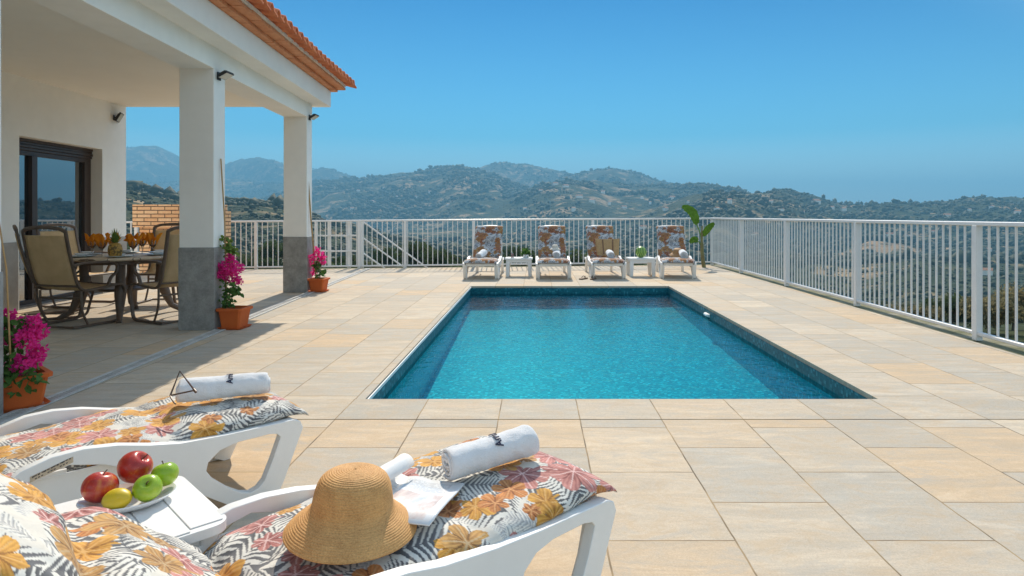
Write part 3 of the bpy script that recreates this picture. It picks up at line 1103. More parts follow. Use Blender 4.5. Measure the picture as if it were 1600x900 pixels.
while y > -19.4:
    if min(abs(y - p) for p in posts) > .05:
        if cnt < 95:
            upright('baluster', me_bal, (0, y, .08), rr_)
            cnt += 1
        else:
            rest.box(-.011, .011, y - .011, y + .011, .08, 1.07)
    y -= .1095
rb = rest.build('baluster', m_rail, rr_)
rb['kind'] = 'stuff'

ang = math.atan(.1264)
br_ = empty('railing', (4.1, 15.0, 0), ang)
tag(br_, 'white metal railing across the far end of the terrace behind the loungers', 'railing', 'white terrace railings')
LB = 13.6
drop = .0055
def bz(x):
    return 1.085 + drop * x          # x runs 0 .. -LB
MB().tube([(-.03, 0, bz(0)), (-LB, 0, bz(-LB))], .03, 8, flat=(.055, .042)).build('top_rail', m_rail, br_, smooth=True)
MB().tube([(0, 0, .065), (-LB, 0, .04)], .02, 8, flat=(.04, .036)).build('bottom_rail', m_rail, br_, smooth=True)
def along(px):
    """photo column -> distance along the back railing from the corner"""
    k = (px - 839) / 1000
    X = k * (15.0 - .1264 * 4.1) / (1 - .1264 * k)
    return (X - 4.1) / math.cos(ang)
bposts = [along(p) for p in (494, 561, 633, 740, 926, 400)] + [-12.6]
for p in bposts:
    upright('post', me_post, (p, 0, -.02), br_)
x = -.11
cnt = 0
rest = MB()
while x > -LB:
    if min(abs(x - p) for p in bposts) > .05:
        if x > along(340) and cnt < 97:
            o = upright('baluster', me_bal, (x, 0, .07), br_)
            o.scale.z = (bz(x) - .09) / .985
            cnt += 1
        else:
            rest.box(x - .011, x + .011, -.011, .011, .05, bz(x) - .01)
    x -= .1095
rb = rest.build('baluster', m_rail, br_)
rb['kind'] = 'stuff'

# gate leaf standing just inside the back railing, and the stair handrail going down behind it
xa, xb = along(512), along(561) - .04
gx0 = (xa * math.cos(ang) + 4.1, 15.0 + xa * math.sin(ang) + .10)
gate = empty('gate', (gx0[0], gx0[1], 0), ang)
tag(gate, 'white metal gate with two cross bars beside the potted plant', 'gate')
gw = xb - xa
g = MB()
g.box(-.03, .03, -.03, .03, .05, 1.05)
g.box(gw * .62, gw * .62 + .07, -.03, .03, .0, 1.05)
g.build('gate_post', m_rail, gate, bevel=.004)
g = MB()
for z_ in (.36, .70):
    g.box(-.24, gw - .02, -.075, -.045, z_, z_ + .034)
g.build('cross_bar', m_rail, gate, bevel=.004)
xs = along(563)
sx = (xs * math.cos(ang) + 4.1, 15.0 + xs * math.sin(ang) + .16)
sr = empty('stair_handrail', (sx[0], sx[1], 0), ang)
tag(sr, 'white stair handrail of three sloping bars dropping behind the far railing', 'handrail')
for z0, L_ in ((1.03, 2.6), (.67, 2.6), (.34, 2.6)):
    MB().tube([(0, 0, z0), (L_, 0, z0 - L_ * .74)], .018, 8).build('bar', m_rail, sr, smooth=True)
for q in (0, 2.55):
    MB().box(q - .03, q + .03, -.03, .03, -.74 * q - .6, 1.05 - .74 * q).build('post', m_rail, sr, bevel=.004)

# brick barbecue wall at the far left
bb = empty('brick_wall', (-7.0, 12.5, 0))
tag(bb, 'tan brick block standing beyond the dining table', 'brick wall')
def sh_(x0, x1, y0, y1, z0, z1):
    return MB().box(x0 + 7.0, x1 + 7.0, y0 - 12.5, y1 - 12.5, z0, z1)
sh_(-7.80, -6.25, 12.56, 12.83, 0, .925).build('base', m_brick, bb)
sh_(-7.90, -6.22, 12.5, 12.86, .926, 1.37).build('chimney_breast', m_brick, bb)
sh_(-6.215, -6.12, 12.52, 12.80, 0, 1.24).build('side_wall', m_brick, bb)

# ------------------------------------------------------------------ printed fabric (flowers and palm fronds drawn per vertex)
def pattern(U, Vv, seed, dens=.86, shaded=False):
    g = np.random.default_rng(seed)
    n = len(U)
    C = np.empty((n, 3))
    C[:] = (.55, .54, .53) if shaded else (.66, .62, .545)  # far cushions' darker, browner copy of the print: shade painted into the colour
    wv = fbm(U * 14, Vv * 14, 5, 3)
    wf = fbm(U * 70, Vv * 70, 15, 3)
    lo_u, hi_u, lo_v, hi_v = U.min(), U.max(), Vv.min(), Vv.max()
    order = np.argsort(U)
    Us = U[order]
    def near(cu, cv, rad):
        a, b = np.searchsorted(Us, [cu - rad, cu + rad])
        idx = order[a:b]
        return idx[np.abs(Vv[idx] - cv) < rad]
    def frond(cu, cv, an, Lf, wid, curve, dark, gap):
        idx = near(cu, cv, Lf)
        if len(idx) == 0:
            return
        du, dv = U[idx] - cu, Vv[idx] - cv
        p = du * math.cos(an) + dv * math.sin(an) + Lf / 2
        q = -du * math.sin(an) + dv * math.cos(an) - curve * (p - Lf / 2) ** 2
        pp = np.clip(p / Lf, 0, 1)
        env = wid * np.sin(math.pi * pp ** .8) ** .75
        ins = (p > 0) & (p < Lf) & (np.abs(q) < env)
        ph = (p - np.abs(q) * 1.05 + .014 * wv[idx] + .003 * wf[idx]) / gap + 6 * (p / Lf) ** 2 * gap / .024
        fr = ph - np.floor(ph)
        wdt = .74 - .52 * np.abs(q) / np.maximum(env, 1e-4)
        leaf = ins & (fr < wdt) | (ins & (np.abs(q) < .0016))
        sh = (.75 + .5 * fr / np.maximum(wdt, .1) + .25 * wv[idx])[:, None]
        C[idx[ins]] = (.56, .55, .54) if shaded else (.69, .665, .60)
        C[idx[leaf]] = (np.array(dark) * sh)[leaf]
    def flower(cu, cv, an, Rr, npet, col, dark, veinc, sharp):
        idx = near(cu, cv, Rr * 1.15)
        if len(idx) == 0:
            return
        du, dv = U[idx] - cu, Vv[idx] - cv
        r = np.hypot(du, dv)
        t = np.arctan2(dv, du) + an
        pet = np.floor((t / (2 * math.pi)) * npet)
        tt = (t / (2 * math.pi)) * npet - pet - .5         # -.5 .. .5 inside a petal
        lenj = .78 + .30 * np.sin(pet * 12.9 + an * 7)
        prof = (1 - (np.abs(tt) * 2) ** sharp)
        lim = Rr * lenj * (.52 + .48 * np.clip(prof, 0, 1) ** .6) * (1 + .10 * wf[idx])
        ins = r < lim
        x = np.clip(r / Rr, 0, 1)
        streak = .5 + .5 * np.sin(tt * 36 * (.5 + .5 * x) + wv[idx] * 4 + wf[idx] * 2.0 + pet)
        m = np.clip(.12 + .80 * x ** .8 + .62 * (streak - .62) + .18 * wf[idx], 0, 1)[:, None]
        c = np.array(dark) * (1 - m) + np.array(col) * m
        c *= (1 + .22 * wv[idx] + .15 * wf[idx])[:, None]
        vein = (np.abs(tt) * r < .0016) & (r < lim * .9)
        c[vein] = veinc
        edge = (np.abs(np.abs(tt) - .5) * r * 6.28 / npet < .0022) & (r > Rr * .18)
        c[edge] = np.array(dark) * .7
        C[idx[ins]] = c[ins]
    # fronds: pale ones first, then dark
    for k in range(150):
        frond(g.uniform(lo_u, hi_u), g.uniform(lo_v, hi_v), g.uniform(0, 6.28), g.uniform(.12, .22), g.uniform(.03, .05), g.uniform(-4, 4), (.40, .395, .385), g.uniform(.010, .016))
    for k in range(240):
        frond(g.uniform(lo_u, hi_u), g.uniform(lo_v, hi_v), g.uniform(0, 6.28), g.uniform(.15, .27), g.uniform(.045, .075), g.uniform(-9, 9), (.125, .125, .13), g.uniform(.021, .034))
    cells = []
    st = .098
    for i in range(int((hi_u - lo_u) / st) + 1):
        for j in range(int((hi_v - lo_v) / st) + 1):
            cells.append((lo_u + (i + g.uniform(.1, .9)) * st, lo_v + (j + g.uniform(.1, .9)) * st))
    g.shuffle(cells)
    for k, (cu, cv) in enumerate(cells[:int(len(cells) * (.5 if shaded else dens))]):
        an = g.uniform(0, 6.28)
        kd = k % 5
        if shaded:
            flower(cu, cv, an, g.uniform(.06, .095), int(g.integers(5, 7)), ((.42, .19, .06), (.38, .15, .08), (.46, .27, .09))[k % 3], (.17, .07, .035), (.4, .2, .1), 2.4)
            continue
        if kd in (0, 2):
            flower(cu, cv, an, g.uniform(.055, .085), int(g.integers(5, 7)), (.70, .37, .075), (.40, .17, .025), (.62, .36, .12), 2.6)
        elif kd == 3 and k % 2:
            flower(cu, cv, an, g.uniform(.055, .085), int(g.integers(5, 8)), (.58, .33, .11), (.27, .13, .04), (.5, .36, .2), 2.2)
        elif kd in (1, 3):
            flower(cu, cv, an, g.uniform(.055, .085), int(g.integers(6, 8)), (.59, .265, .225), (.32, .10, .09), (.72, .50, .46), 1.7)
        else:
            flower(cu, cv, an, g.uniform(.045, .06), 5, (.60, .245, .075), (.30, .10, .03), (.6, .3, .12), 2.0)
    C *= (1 + .05 * fbm(U * 300, Vv * 300, 8, 2))[:, None]
    return np.clip(C, 0, 1)

def fabric_mat():
    t = NT('tropical_print_cotton')
    at = t.n('Attribute', attribute_name='pattern')
    co = t.coord()
    wv = t.noise(co, 420, 2, 0.6)
    wr = t.noise(t.mapping(co, scale=(1, 1.8, 1)), 13, 3, 0.55, 0.6)
    h = t.math('ADD', t.math('MULTIPLY', wv, 0.12), wr)
    d = t.bsdf(at.outputs['Color'], 0.82, t.bump(h, 0.30, 0.012), spec=0.25, sheen=0.15)
    return t.m
m_fabric = fabric_mat()
m_resin = pm('white_moulded_resin', (.82, .81, .78), 0.38, 0.03, 3, 0.05, 50, 0.001)

HINGE, CLEN = 1.03, 1.90
def lounger_path(s, back, HINGE=1.03, rr=.16):
    """distance along the cushion -> (x, z, tangent angle) of its underside"""
    a0 = HINGE - rr * math.tan(back / 2)
    arc = rr * back
    if s < a0:
        return s, .307 - .052 * (s / 1.05) ** 2, 0.0
    if s < a0 + arc:
        t = (s - a0) / rr
        return a0 + rr * math.sin(t), .307 - .052 * (a0 / 1.05) ** 2 + rr * (1 - math.cos(t)), t
    d = s - a0 - arc
    return a0 + rr * math.sin(back) + d * math.cos(back), .307 - .052 * (a0 / 1.05) ** 2 + rr * (1 - math.cos(back)) + d * math.sin(back), back
FOLDS = [(.52, .22), (1.065, .50), (1.44, .50), (1.70, .4)]
def make_cushion(back, nu, nv_, seed, hw_=.266, hmax=.040, LP=lounger_path, dens=.76, x0=-.045):
    s = np.linspace(0, CLEN, nu)
    P = np.array([LP(float(q), back) for q in s])
    f = np.ones_like(s)
    for (p, dp) in FOLDS:
        f *= 1 - dp * np.exp(-((s - p) / .042) ** 2)
    endf = np.minimum(1, s / .14) 
    endb = np.minimum(1, (CLEN - s) / .12)
    f *= np.sqrt(np.clip(1 - (1 - endf) ** 2, .01, 1)) * np.sqrt(np.clip(1 - (1 - endb) ** 2, .01, 1))
    h = hmax * f
    wd = hw_ * (1 - .05 * (1 - np.clip(f, .3, 1))) + .012 * np.exp(-(s / .05) ** 2) + .030 * np.clip(1 - np.clip(s - .50, 0, 1) / .22, 0, 1) + (.014 * np.clip((s - 1.1) / .2, 0, 1) if x0 > -1 else 0)
    # unit cross-section, resampled by arc length (seam at the lower edge)
    t = np.linspace(-math.pi / 2, 1.5 * math.pi, 2000)
    cy_ = np.sign(np.cos(t)) * np.abs(np.cos(t)) ** .55
    cz_ = np.sign(np.sin(t)) * np.abs(np.sin(t)) ** .80
    al = np.concatenate([[0], np.cumsum(np.hypot(np.diff(cy_ * hw_), np.diff(cz_ * hmax)))])
    q = np.linspace(0, al[-1], nv_ + 1)[:-1]
    cy_, cz_ = np.interp(q, al, cy_), np.interp(q, al, cz_)
    UU, QQ = np.meshgrid(s, q - al[-1] / 2, indexing='ij')
    hh = h[:, None]
    y = wd[:, None] * cy_[None]
    z = hh * cz_[None]
    # crumples: long soft waves plus creases that run in from the tufts
    top = np.clip(cz_[None], 0, 1)
    amp = np.clip(f, .3, 1)[:, None]
    wr = fbm(UU * 9, QQ * 9, seed, 3) * .007 + fbm(UU * 26, QQ * 14, seed + 4, 2) * .0028
    for (p, dp) in FOLDS:
        near = np.exp(-((UU - p) / .11) ** 2)
        wr += near * dp * .008 * np.sin(y * 75 + 2.2 * fbm(UU * 6, QQ * 6, seed + 9, 2) * 3)
    z = z + wr * np.where(cz_[None] > -.3, 1, .3) * amp
    y = y + fbm(UU * 16, QQ * 3 + 9, seed + 2, 2) * .006 * np.sign(cy_)[None]
    sag = -.020 * (np.abs(y) / hw_) ** 4
    z = z + hh * 1.02 + sag * np.clip(s / .2, 0, 1)[:, None] * .4
    ang_ = P[:, 2][:, None]
    X = P[:, 0][:, None] + x0 - np.sin(ang_) * z
    Z = P[:, 1][:, None] - .010 + np.cos(ang_) * z
    X = X + fbm(UU * 20 + 3, QQ * 12, seed + 6, 2) * .006 * np.exp(-UU / .06)
    Vx = np.stack([X, y, Z], -1).reshape(-1, 3)
    i, j = np.meshgrid(np.arange(nu - 1), np.arange(nv_), indexing='ij')
    a = i * nv_ + j
    b = i * nv_ + (j + 1) % nv_
    F_ = np.stack([a, b, b + nv_, a + nv_], -1).reshape(-1, 4)
    Cc = pattern(UU.ravel(), QQ.ravel() * 1.0, seed, dens, dens > .86)
    return Vx, F_, Cc

W2 = .292
SIDE = [(-.012, .262), (.0, .292), (.03, .305), (.30, .306), (.46, .314), (.56, .336), (.66, .366), (.76, .380), (.85, .374), (.93, .344), (.958, .312), (.948, .290), (.90, .302), (.80, .326), (.70, .300),
        (.60, .250), (.52, .200), (.45, .148), (.37, .085), (.30, .035), (.25, .004), (.21, 0), (.125, 0), (.095, .012), (.07, .06), (.03, .16)]
SHOLE = [(.085, .245), (.10, .262), (.13, .268), (.26, .266), (.32, .252), (.365, .215), (.372, .185), (.35, .15), (.29, .095), (.24, .062), (.205, .052), (.175, .06), (.15, .085), (.115, .165)]
def make_lounger(back, nu, nv_, seed, hinge=1.03, rr=.16, dens=.76, arm=1.0, ash=0.0):
    SD = [(a + (ash if i > 4 and i < 15 else 0), .31 + (b - .31) * arm if (4 <= i <= 9) else b) for i, (a, b) in enumerate(SIDE)]
    LP = lambda s_, b_: lounger_path(s_, b_, hinge, rr)
    root = empty('sun_lounger')
    for sgn in (1, -1):
        p = MB().panel(SD, [SHOLE], lambda a, b, t, s_=sgn: (a, s_ * (W2 - .012 + t), b), .040).build('side_frame', m_resin, root, smooth=True, bevel=.009, seg=3)
    for sgn in (1, -1):
        r = MB()
        pts = bez([(.80, sgn * (W2 - .035), .275), (1.1, sgn * (W2 - .035), .272), (1.5, sgn * (W2 - .035), .265), (1.86, sgn * (W2 - .035), .258)], 5)
        r.tube(pts, .02, 10, flat=(.036, .055))
        r.build('rail', m_resin, root, smooth=True)
    r = MB()
    r.tube([(1.86, -W2 + .035, .258), (1.86, W2 - .035, .258)], .02, 10, flat=(.04, .05))
    r.build('rail', m_resin, root, smooth=True)
    r = MB()
    r.tube([(.035, -W2 + .03, .268), (.035, W2 - .03, .268)], .02, 10, flat=(.055, .060))
    r.build('front_rail', m_resin, root, smooth=True)
    for sgn in (1, -1):
        MB().tube([(1.52, sgn * (W2 - .04), .27), (1.56, sgn * (W2 - .035), .13), (1.60, sgn * (W2 - .03), 0)], [.034, .03, .026], 10).build('leg', m_resin, root, smooth=True)
    # short leg stiffener facing the foot end
    for sgn in (1, -1):
        MB().tube([(.02, sgn * (W2 - .03), .27), (.06, sgn * (W2 - .028), .13), (.12, sgn * (W2 - .026), .004)], .03, 10, flat=(.075, .028)).build('leg', m_resin, root, smooth=True)
    for sgn in (1, -1):
        y0, y1 = sorted((sgn * (W2 - .022), sgn * (W2 - .014)))
        MB().box(.46, 1.20, y0, y1, .185, .290).build('seat_apron', m_resin, root, bevel=.003)
    sl = MB()
    x = .09
    while x < .98:
        zs_ = LP(x, back)[1] - .016
        sl.box(x, x + .052, -W2 + .02, W2 - .02, zs_ - .02, zs_)
        x += .064
    sl.build('seat_slats', m_resin, root, bevel=.004)
    bk_ = MB()
    for sgn in (1, -1):
        q = [LP(s_, back) for s_ in np.linspace(1.0, 1.925, 16)]
        bk_.tube([(a, sgn * (W2 - .055), b - .022) for a, b, _ in q], .02, 8, flat=(.04, .032))
    s_ = 1.10
    while s_ < 1.92:
        a, b, tt = LP(s_, back)
        a2, b2, _ = LP(s_ + .05, back)
        bk_.tube([(a + .016 * math.sin(tt), -W2 + .06, b - .018), (a + .016 * math.sin(tt), W2 - .06, b - .018)], .012, 6)
        s_ += .07
    a, b, tt = LP(1.93, back)
    bk_.tube(bez([(a, -W2 + .05, b - .075), (a + .005, -W2 + .12, b - .04), (a + .005, 0, b - .03), (a + .005, W2 - .12, b - .04), (a, W2 - .05, b - .075)], 6), .016, 8, flat=(.05, .03))
    bk_.tube([(1.42, -.16, .27), (1.36, -.16, LP(1.45, back)[1] - .03)], .012, 6)
    bk_.tube([(1.42, .16, .27), (1.36, .16, LP(1.45, back)[1] - .03)], .012, 6)
    bk_.build('backrest', m_resin, root, smooth=True)
    v_, f_, c_ = make_cushion(back, nu, nv_, seed, LP=LP, dens=dens)
    np_mesh('cushion', v_, f_, m_fabric, root, smooth=True, color=c_)
    return root

def place_lounger(o, foot_near, phi, near_left=False):
    """foot_near: ground point of the foot-end corner nearest the camera; phi: bearing of the foot direction from +X"""
    a = Vector((math.cos(phi), math.sin(phi), 0))
    c = Vector((-math.sin(phi), math.cos(phi), 0))
    p = Vector((*foot_near, 0)) + c * (W2 + .03)
    o.location = p
    o.rotation_euler.z = math.atan2(-a.y, -a.x)
    return p, a, c
PHA, PHB = R(43), R(45)
LA = make_lounger(R(37), 780, 430, 5, 1.085, .16, arm=.70, ash=.06)
LB_ = make_lounger(R(42), 560, 320, 23, 1.085, .14, arm=.85)
pA, aA, cA = place_lounger(LA, (.236, 1.948), PHA)
pB, aB, cB = place_lounger(LB_, (-1.0, 2.71), PHB)
tag(LA, 'nearest white sun lounger, straw hat and magazine on its floral cushion', 'sun lounger', 'white sun loungers with floral cushions')
tag(LB_, 'white sun lounger behind the fruit plate, wire glasses lying on its rolled towel', 'sun lounger', 'white sun loungers with floral cushions')
# moulded-in label on the near arm of the second lounger
m_label = pm('worn_sticker', (.56, .45, .32), 0.6, 0.25, 60)
m_ink = pm('dark_print', (.05, .045, .05), 0.6, 0.1)
st = MB().box(.79, .905, W2 + .0285, W2 + .0295, .334, .353, lambda x, y, z: (x, y, z - .34 * max(0, x - .80)))
st = st.build('sticker', m_label, LB_)
ik = MB()
for k in range(13):
    xx = .797 + k * .0082
    ik.box(xx, xx + .004 + .002 * (k % 3), W2 + .0297, W2 + .0302, .346 + .001 * (k % 2), .3505, lambda x, y, z: (x, y, z - .34 * max(0, x - .80)))
    if k % 4:
        ik.box(xx, xx + .005, W2 + .0297, W2 + .0302, .337, .3405, lambda x, y, z: (x, y, z - .34 * max(0, x - .80)))
ik.build('print', m_ink, st)

far = make_lounger(R(51), 220, 120, 41, dens=.87)
FAR = [((-1.02, 11.53), R(88), 'far sun lounger nearest the gate with one rolled towel'),
       ((.30, 11.53), R(90), 'far sun lounger with a pale hat set on its rolled towel'),
       ((1.30, 11.58), R(91), 'far sun lounger with a straw bag leaning on its backrest'),
       ((2.57, 11.62), R(84), 'far sun lounger beside the banana plant with a brown hat on it')]
for k, ((x, y), rz, txt) in enumerate(FAR):
    o = far if k == 0 else copy_tree(far)
    o.location = (x, y, 0)
    o.rotation_euler.z = rz
    tag(o, txt, 'sun lounger', 'white sun loungers with floral cushions')

# ------------------------------------------------------------------ side tables
def make_side_table(w_, d_, h_):
    root = empty('side_table')
    n = 5
    t = MB()
    rad = .05
    def rrect(x0, x1, y0, y1, r, n_=6):
        out = []
        for (cx_, cy_, a0) in ((x1 - r, y1 - r, 0), (x0 + r, y1 - r, 90), (x0 + r, y0 + r, 180), (x1 - r, y0 + r, 270)):
            for k in range(n_ + 1):
                a_ = R(a0 + 90 * k / n_)
                out.append((cx_ + r * math.cos(a_), cy_ + r * math.sin(a_)))
        return out
    t.panel(rrect(-w_ / 2, w_ / 2, -d_ / 2, d_ / 2, rad), [], lambda a, b, q: (a, b, h_ - .004 - q), .026)
    t.build('tray', m_resin, root, smooth=True, bevel=.006, seg=3)
    tp = MB()
    k0 = -d_ / 2 + .012
    sw = (d_ - .024) / n
    for k in range(n):
        ins = .035 if k in (0, n - 1) else .006
        tp.box(-w_ / 2 + ins * .6 + .004, w_ / 2 - ins * .6 - .004, k0 + k * sw + .002, k0 + (k + 1) * sw - .002, h_ - .0035, h_)
    tp.build('tabletop', m_resin, root, bevel=.0015)
    for sx_ in (-1, 1):
        for sy_ in (-1, 1):
            MB().tube([(sx_ * (w_ / 2 - .05), sy_ * (d_ / 2 - .05), h_ - .028), (sx_ * (w_ / 2 - .04), sy_ * (d_ / 2 - .04), 0)], [.034, .028], 10, flat=(.068, .05)).build('leg', m_resin, root, smooth=True)
    ap = MB()
    for sy_ in (-1, 1):
        ap.box(-w_ / 2 + .05, w_ / 2 - .05, sy_ * (d_ / 2 - .035) - .008, sy_ * (d_ / 2 - .035) + .008, h_ - .085, h_ - .031)
    for sx_ in (-1, 1):
        ap.box(sx_ * (w_ / 2 - .035) - .008, sx_ * (w_ / 2 - .035) + .008, -d_ / 2 + .05, d_ / 2 - .05, h_ - .083, h_ - .031)
    ap.build('apron', m_resin, root, bevel=.003)
    return root
T0 = make_side_table(.45, .45, .35)
T0.location = (-1.135, 1.715, 0)
T0.rotation_euler.z = R(-45)
tag(T0, 'low white slatted side table between the two near loungers, holding the fruit', 'side table', 'low white side tables')
T1 = copy_tree(T0)
T1.location = (-.345, 12.28, 0)
T1.rotation_euler.z = 0
T1.scale = (1.16, .9, 1)
tag(T1, 'low white side table with a glass and a leafy bowl between far loungers', 'side table', 'low white side tables')
T2 = copy_tree(T0)
T2.location = (1.99, 12.28, 0)
T2.rotation_euler.z = R(3)
T2.scale = (1.16, .9, 1)
tag(T2, 'low white side table carrying the watermelon between far loungers', 'side table', 'low white side tables')

# ------------------------------------------------------------------ rolled towels
def towel_mat():
    t = NT('white_terry_cloth')
    co = t.coord()
    a = t.noise(co, 260, 3, 0.7)
    b = t.noise(co, 18, 4, 0.6)
    c = t.ramp(b, [(0.3, (.76, .745, .74)), (0.7, (.84, .83, .825))])
    t.bsdf(c, 0.95, t.bump(t.math('ADD', a, t.math('MULTIPLY', b, 1.5)), 0.55, 0.006), spec=0.15, sheen=0.4)
    return t.m
m_towel = towel_mat()
m_navy = pm('navy_embroidery', (.018, .022, .06), 0.7, 0.2, 40)
def towel_mesh(L, Rr, seed, turns=3.6, nt=150, nl=44):
    th_ = .0105
    t = np.linspace(0, turns * 2 * math.pi, nt)
    rad = Rr - (Rr - .012) * (1 - t / t[-1]) 
    rad_in = np.maximum(rad - th_, .003)
    phase = R(-70) - t[-1]
    xs = np.linspace(-L / 2, L / 2, nl)
    T, X = np.meshgrid(t, xs, indexing='ij')
    def surf(rd):
        rdm = rd[:, None] * np.ones_like(X)
        lump = 1 + .15 * fbm(X * 13 + seed, np.cos(T + phase) * 1.3 + 5, seed, 3) + .05 * np.sin((X / L + .5) * 5 + seed) + .035 * fbm(X * 45 + .8 * np.sin(T + phase) * 3, np.sin(T + phase) * 2.2, seed + 3, 2)
        edge = 1 - .10 * (np.clip((np.abs(X) / (L / 2) - .86) / .14, 0, 1)) ** 2
        rdm = rdm * lump * edge
        y = rdm * np.cos(T + phase)
        z = rdm * np.sin(T + phase) * .88
        z = np.where(z < -.80 * Rr * .88, -.80 * Rr * .88 + (z + .80 * Rr * .88) * .2, z)
        sk = .006 * np.sin(T * .8 + seed) * (np.abs(X) / (L / 2))
        return np.stack([X + sk * np.sign(X), y, z + .80 * Rr * .88 + .002], -1).reshape(-1, 3)
    A, B = surf(rad), surf(rad_in)
    n = nt * nl
    i, j = np.meshgrid(np.arange(nt - 1), np.arange(nl - 1), indexing='ij')
    a = (i * nl + j).ravel()
    f1 = np.stack([a, a + 1, a + nl + 1, a + nl], -1)
    f2 = f1[:, ::-1] + n
    i = np.arange(nt - 1)
    e1 = np.stack([i * nl, (i + 1) * nl, (i + 1) * nl + n, i * nl + n], -1)
    e2 = np.stack([i * nl + nl - 1, i * nl + nl - 1 + n, (i + 1) * nl + nl - 1 + n, (i + 1) * nl + nl - 1], -1)
    j = np.arange(nl - 1)
    e3 = np.stack([(nt - 1) * nl + j, (nt - 1) * nl + j + 1, (nt - 1) * nl + j + 1 + n, (nt - 1) * nl + j + n], -1)
    return np.concatenate([A, B]), np.concatenate([f1, f2, e1, e2, e3])
def towel(loc, rz, tilt, L, Rr, seed, label, group='rolled white towels', text=None, flip=1):
    v_, f_ = towel_mesh(L, Rr, seed)
    o = np_mesh('towel', v_, f_, m_towel, smooth=True)
    o.location = loc
    o.rotation_euler = (0, tilt, rz)
    tag(o, label, 'towel', group)
    if text:
        cu = bpy.data.curves.new('text', 'FONT')
        cu.body = text
        cu.size = .034
        cu.align_x = 'CENTER'
        cu.space_character = 1.05
        cu.offset = .0009
        tmp = bpy.data.objects.new('text', cu)
        COL.objects.link(tmp)
        dg = bpy.context.evaluated_depsgraph_get()
        me = bpy.data.meshes.new_from_object(tmp.evaluated_get(dg))
        bpy.data.objects.remove(tmp)
        bm = bmesh.new()
        bm.from_mesh(me)
        bmesh.ops.triangulate(bm, faces=bm.faces)
        bmesh.ops.subdivide_edges(bm, edges=[e_ for e_ in bm.edges if e_.calc_length() > .004], cuts=2, use_grid_fill=False)
        bm.to_mesh(me)
        bm.free()
        n = nt_l = 44
        # find the outer surface: radial wrap, text running round the roll
        outer = v_[150 * 44 - 44 * 46:150 * 44]
        cz0 = .80 * Rr * .88 + .002
        for q in me.vertices:
            x, y = q.co.x, q.co.y
            tt = R(text_a) - flip * x / Rr
            xx = text_x + flip * (y - .012)
            dy, dz = math.cos(tt), math.sin(tt)
            pts = outer - np.array([xx, 0, cz0])
            rad_ = np.hypot(pts[:, 1], pts[:, 2])
            an_ = np.arctan2(pts[:, 2] / .88, pts[:, 1])
            w_ = np.abs(pts[:, 0]) * 2 + np.abs(an_ - tt) * Rr + (np.hypot(pts[:, 1], pts[:, 2] / .88) < Rr * .86) * 9
            k = np.argsort(w_)[:4]
            rr0 = np.max(np.hypot(pts[k, 1], pts[k, 2] / .88)) + .0035
            q.co = (xx, rr0 * dy, rr0 * dz * .88 + cz0)
        tx = link('lettering', me, m_navy, o)
        sd_ = tx.modifiers.new('thickness', 'SOLIDIFY')
        sd_.thickness = .0012
        sd_.offset = 0
    return o
def on_lounger(p, a, c, s, y_):
    """s from the foot end towards the head, y_ from the centre line towards the far side"""
    q = p - a * s + c * y_
    return q.x, q.y
text_a, text_x = 118, .01
# x axis of the towel points to the foot end; its +y side is the far side
tA = towel((-.145, 1.99, .390), R(35), R(-3), .30, .058, 3, 'rolled white towel with navy letters on the nearest lounger', text='IrnA', flip=-1)
text_a, text_x = 122, .02
tB = towel((-1.335, 2.735, .390), R(24), R(0), .35, .058, 8, 'rolled white towel with navy letters under the wire glasses', text='IrnA', flip=-1)
towel((-1.03, 11.92, .385), R(70), R(-14), .27, .075, 4, 'rolled white towel on the far lounger nearest the gate')
towel((.36, 11.95, .385), R(88), R(-6), .27, .08, 5, 'rolled white towel under the pale hat on a far lounger')
towel((1.36, 11.95, .385), R(91), R(-8), .27, .078, 6, 'rolled white towel in front of the straw bag')
towel((2.72, 11.95, .385), R(84), R(-8), .28, .082, 7, 'rolled white towel in front of the brown hat on a far lounger')
# wire glasses lying against the towel
gl_ = MB()
m_wire = pm('tortoise_brown_wire', (.10, .045, .022), 0.35, 0.2, 30)
def pxw(px, py, D):
    return Vector(((px - 839) / 1000 * D, D, H - (py - 336) / 1000 * D))
g0 = pxw(281, 580, 2.63)
g1 = pxw(304, 610, 2.57)
g2 = pxw(266, 618, 2.55)
g3 = pxw(274, 631, 2.50)
gl_.tube([g2, g0, g1], .0038, 7)
gl_.tube([g1, g2], .0032, 7)
gl_.tube(bez([g2, (g2 + g3) / 2 + Vector((-.003, 0, 0)), g3], 4), .0032, 7)
for a, b, c_ in ((g0, g1, .0055),):
    gl_.tube([a.lerp(b, .9), b, b + (b - a).normalized() * .012], [.0032, .0055, .005], 7)
glo = gl_.build('eyeglasses', m_wire, smooth=True)
tag(glo, 'thin brown wire glasses standing folded against the rolled towel', 'glasses')

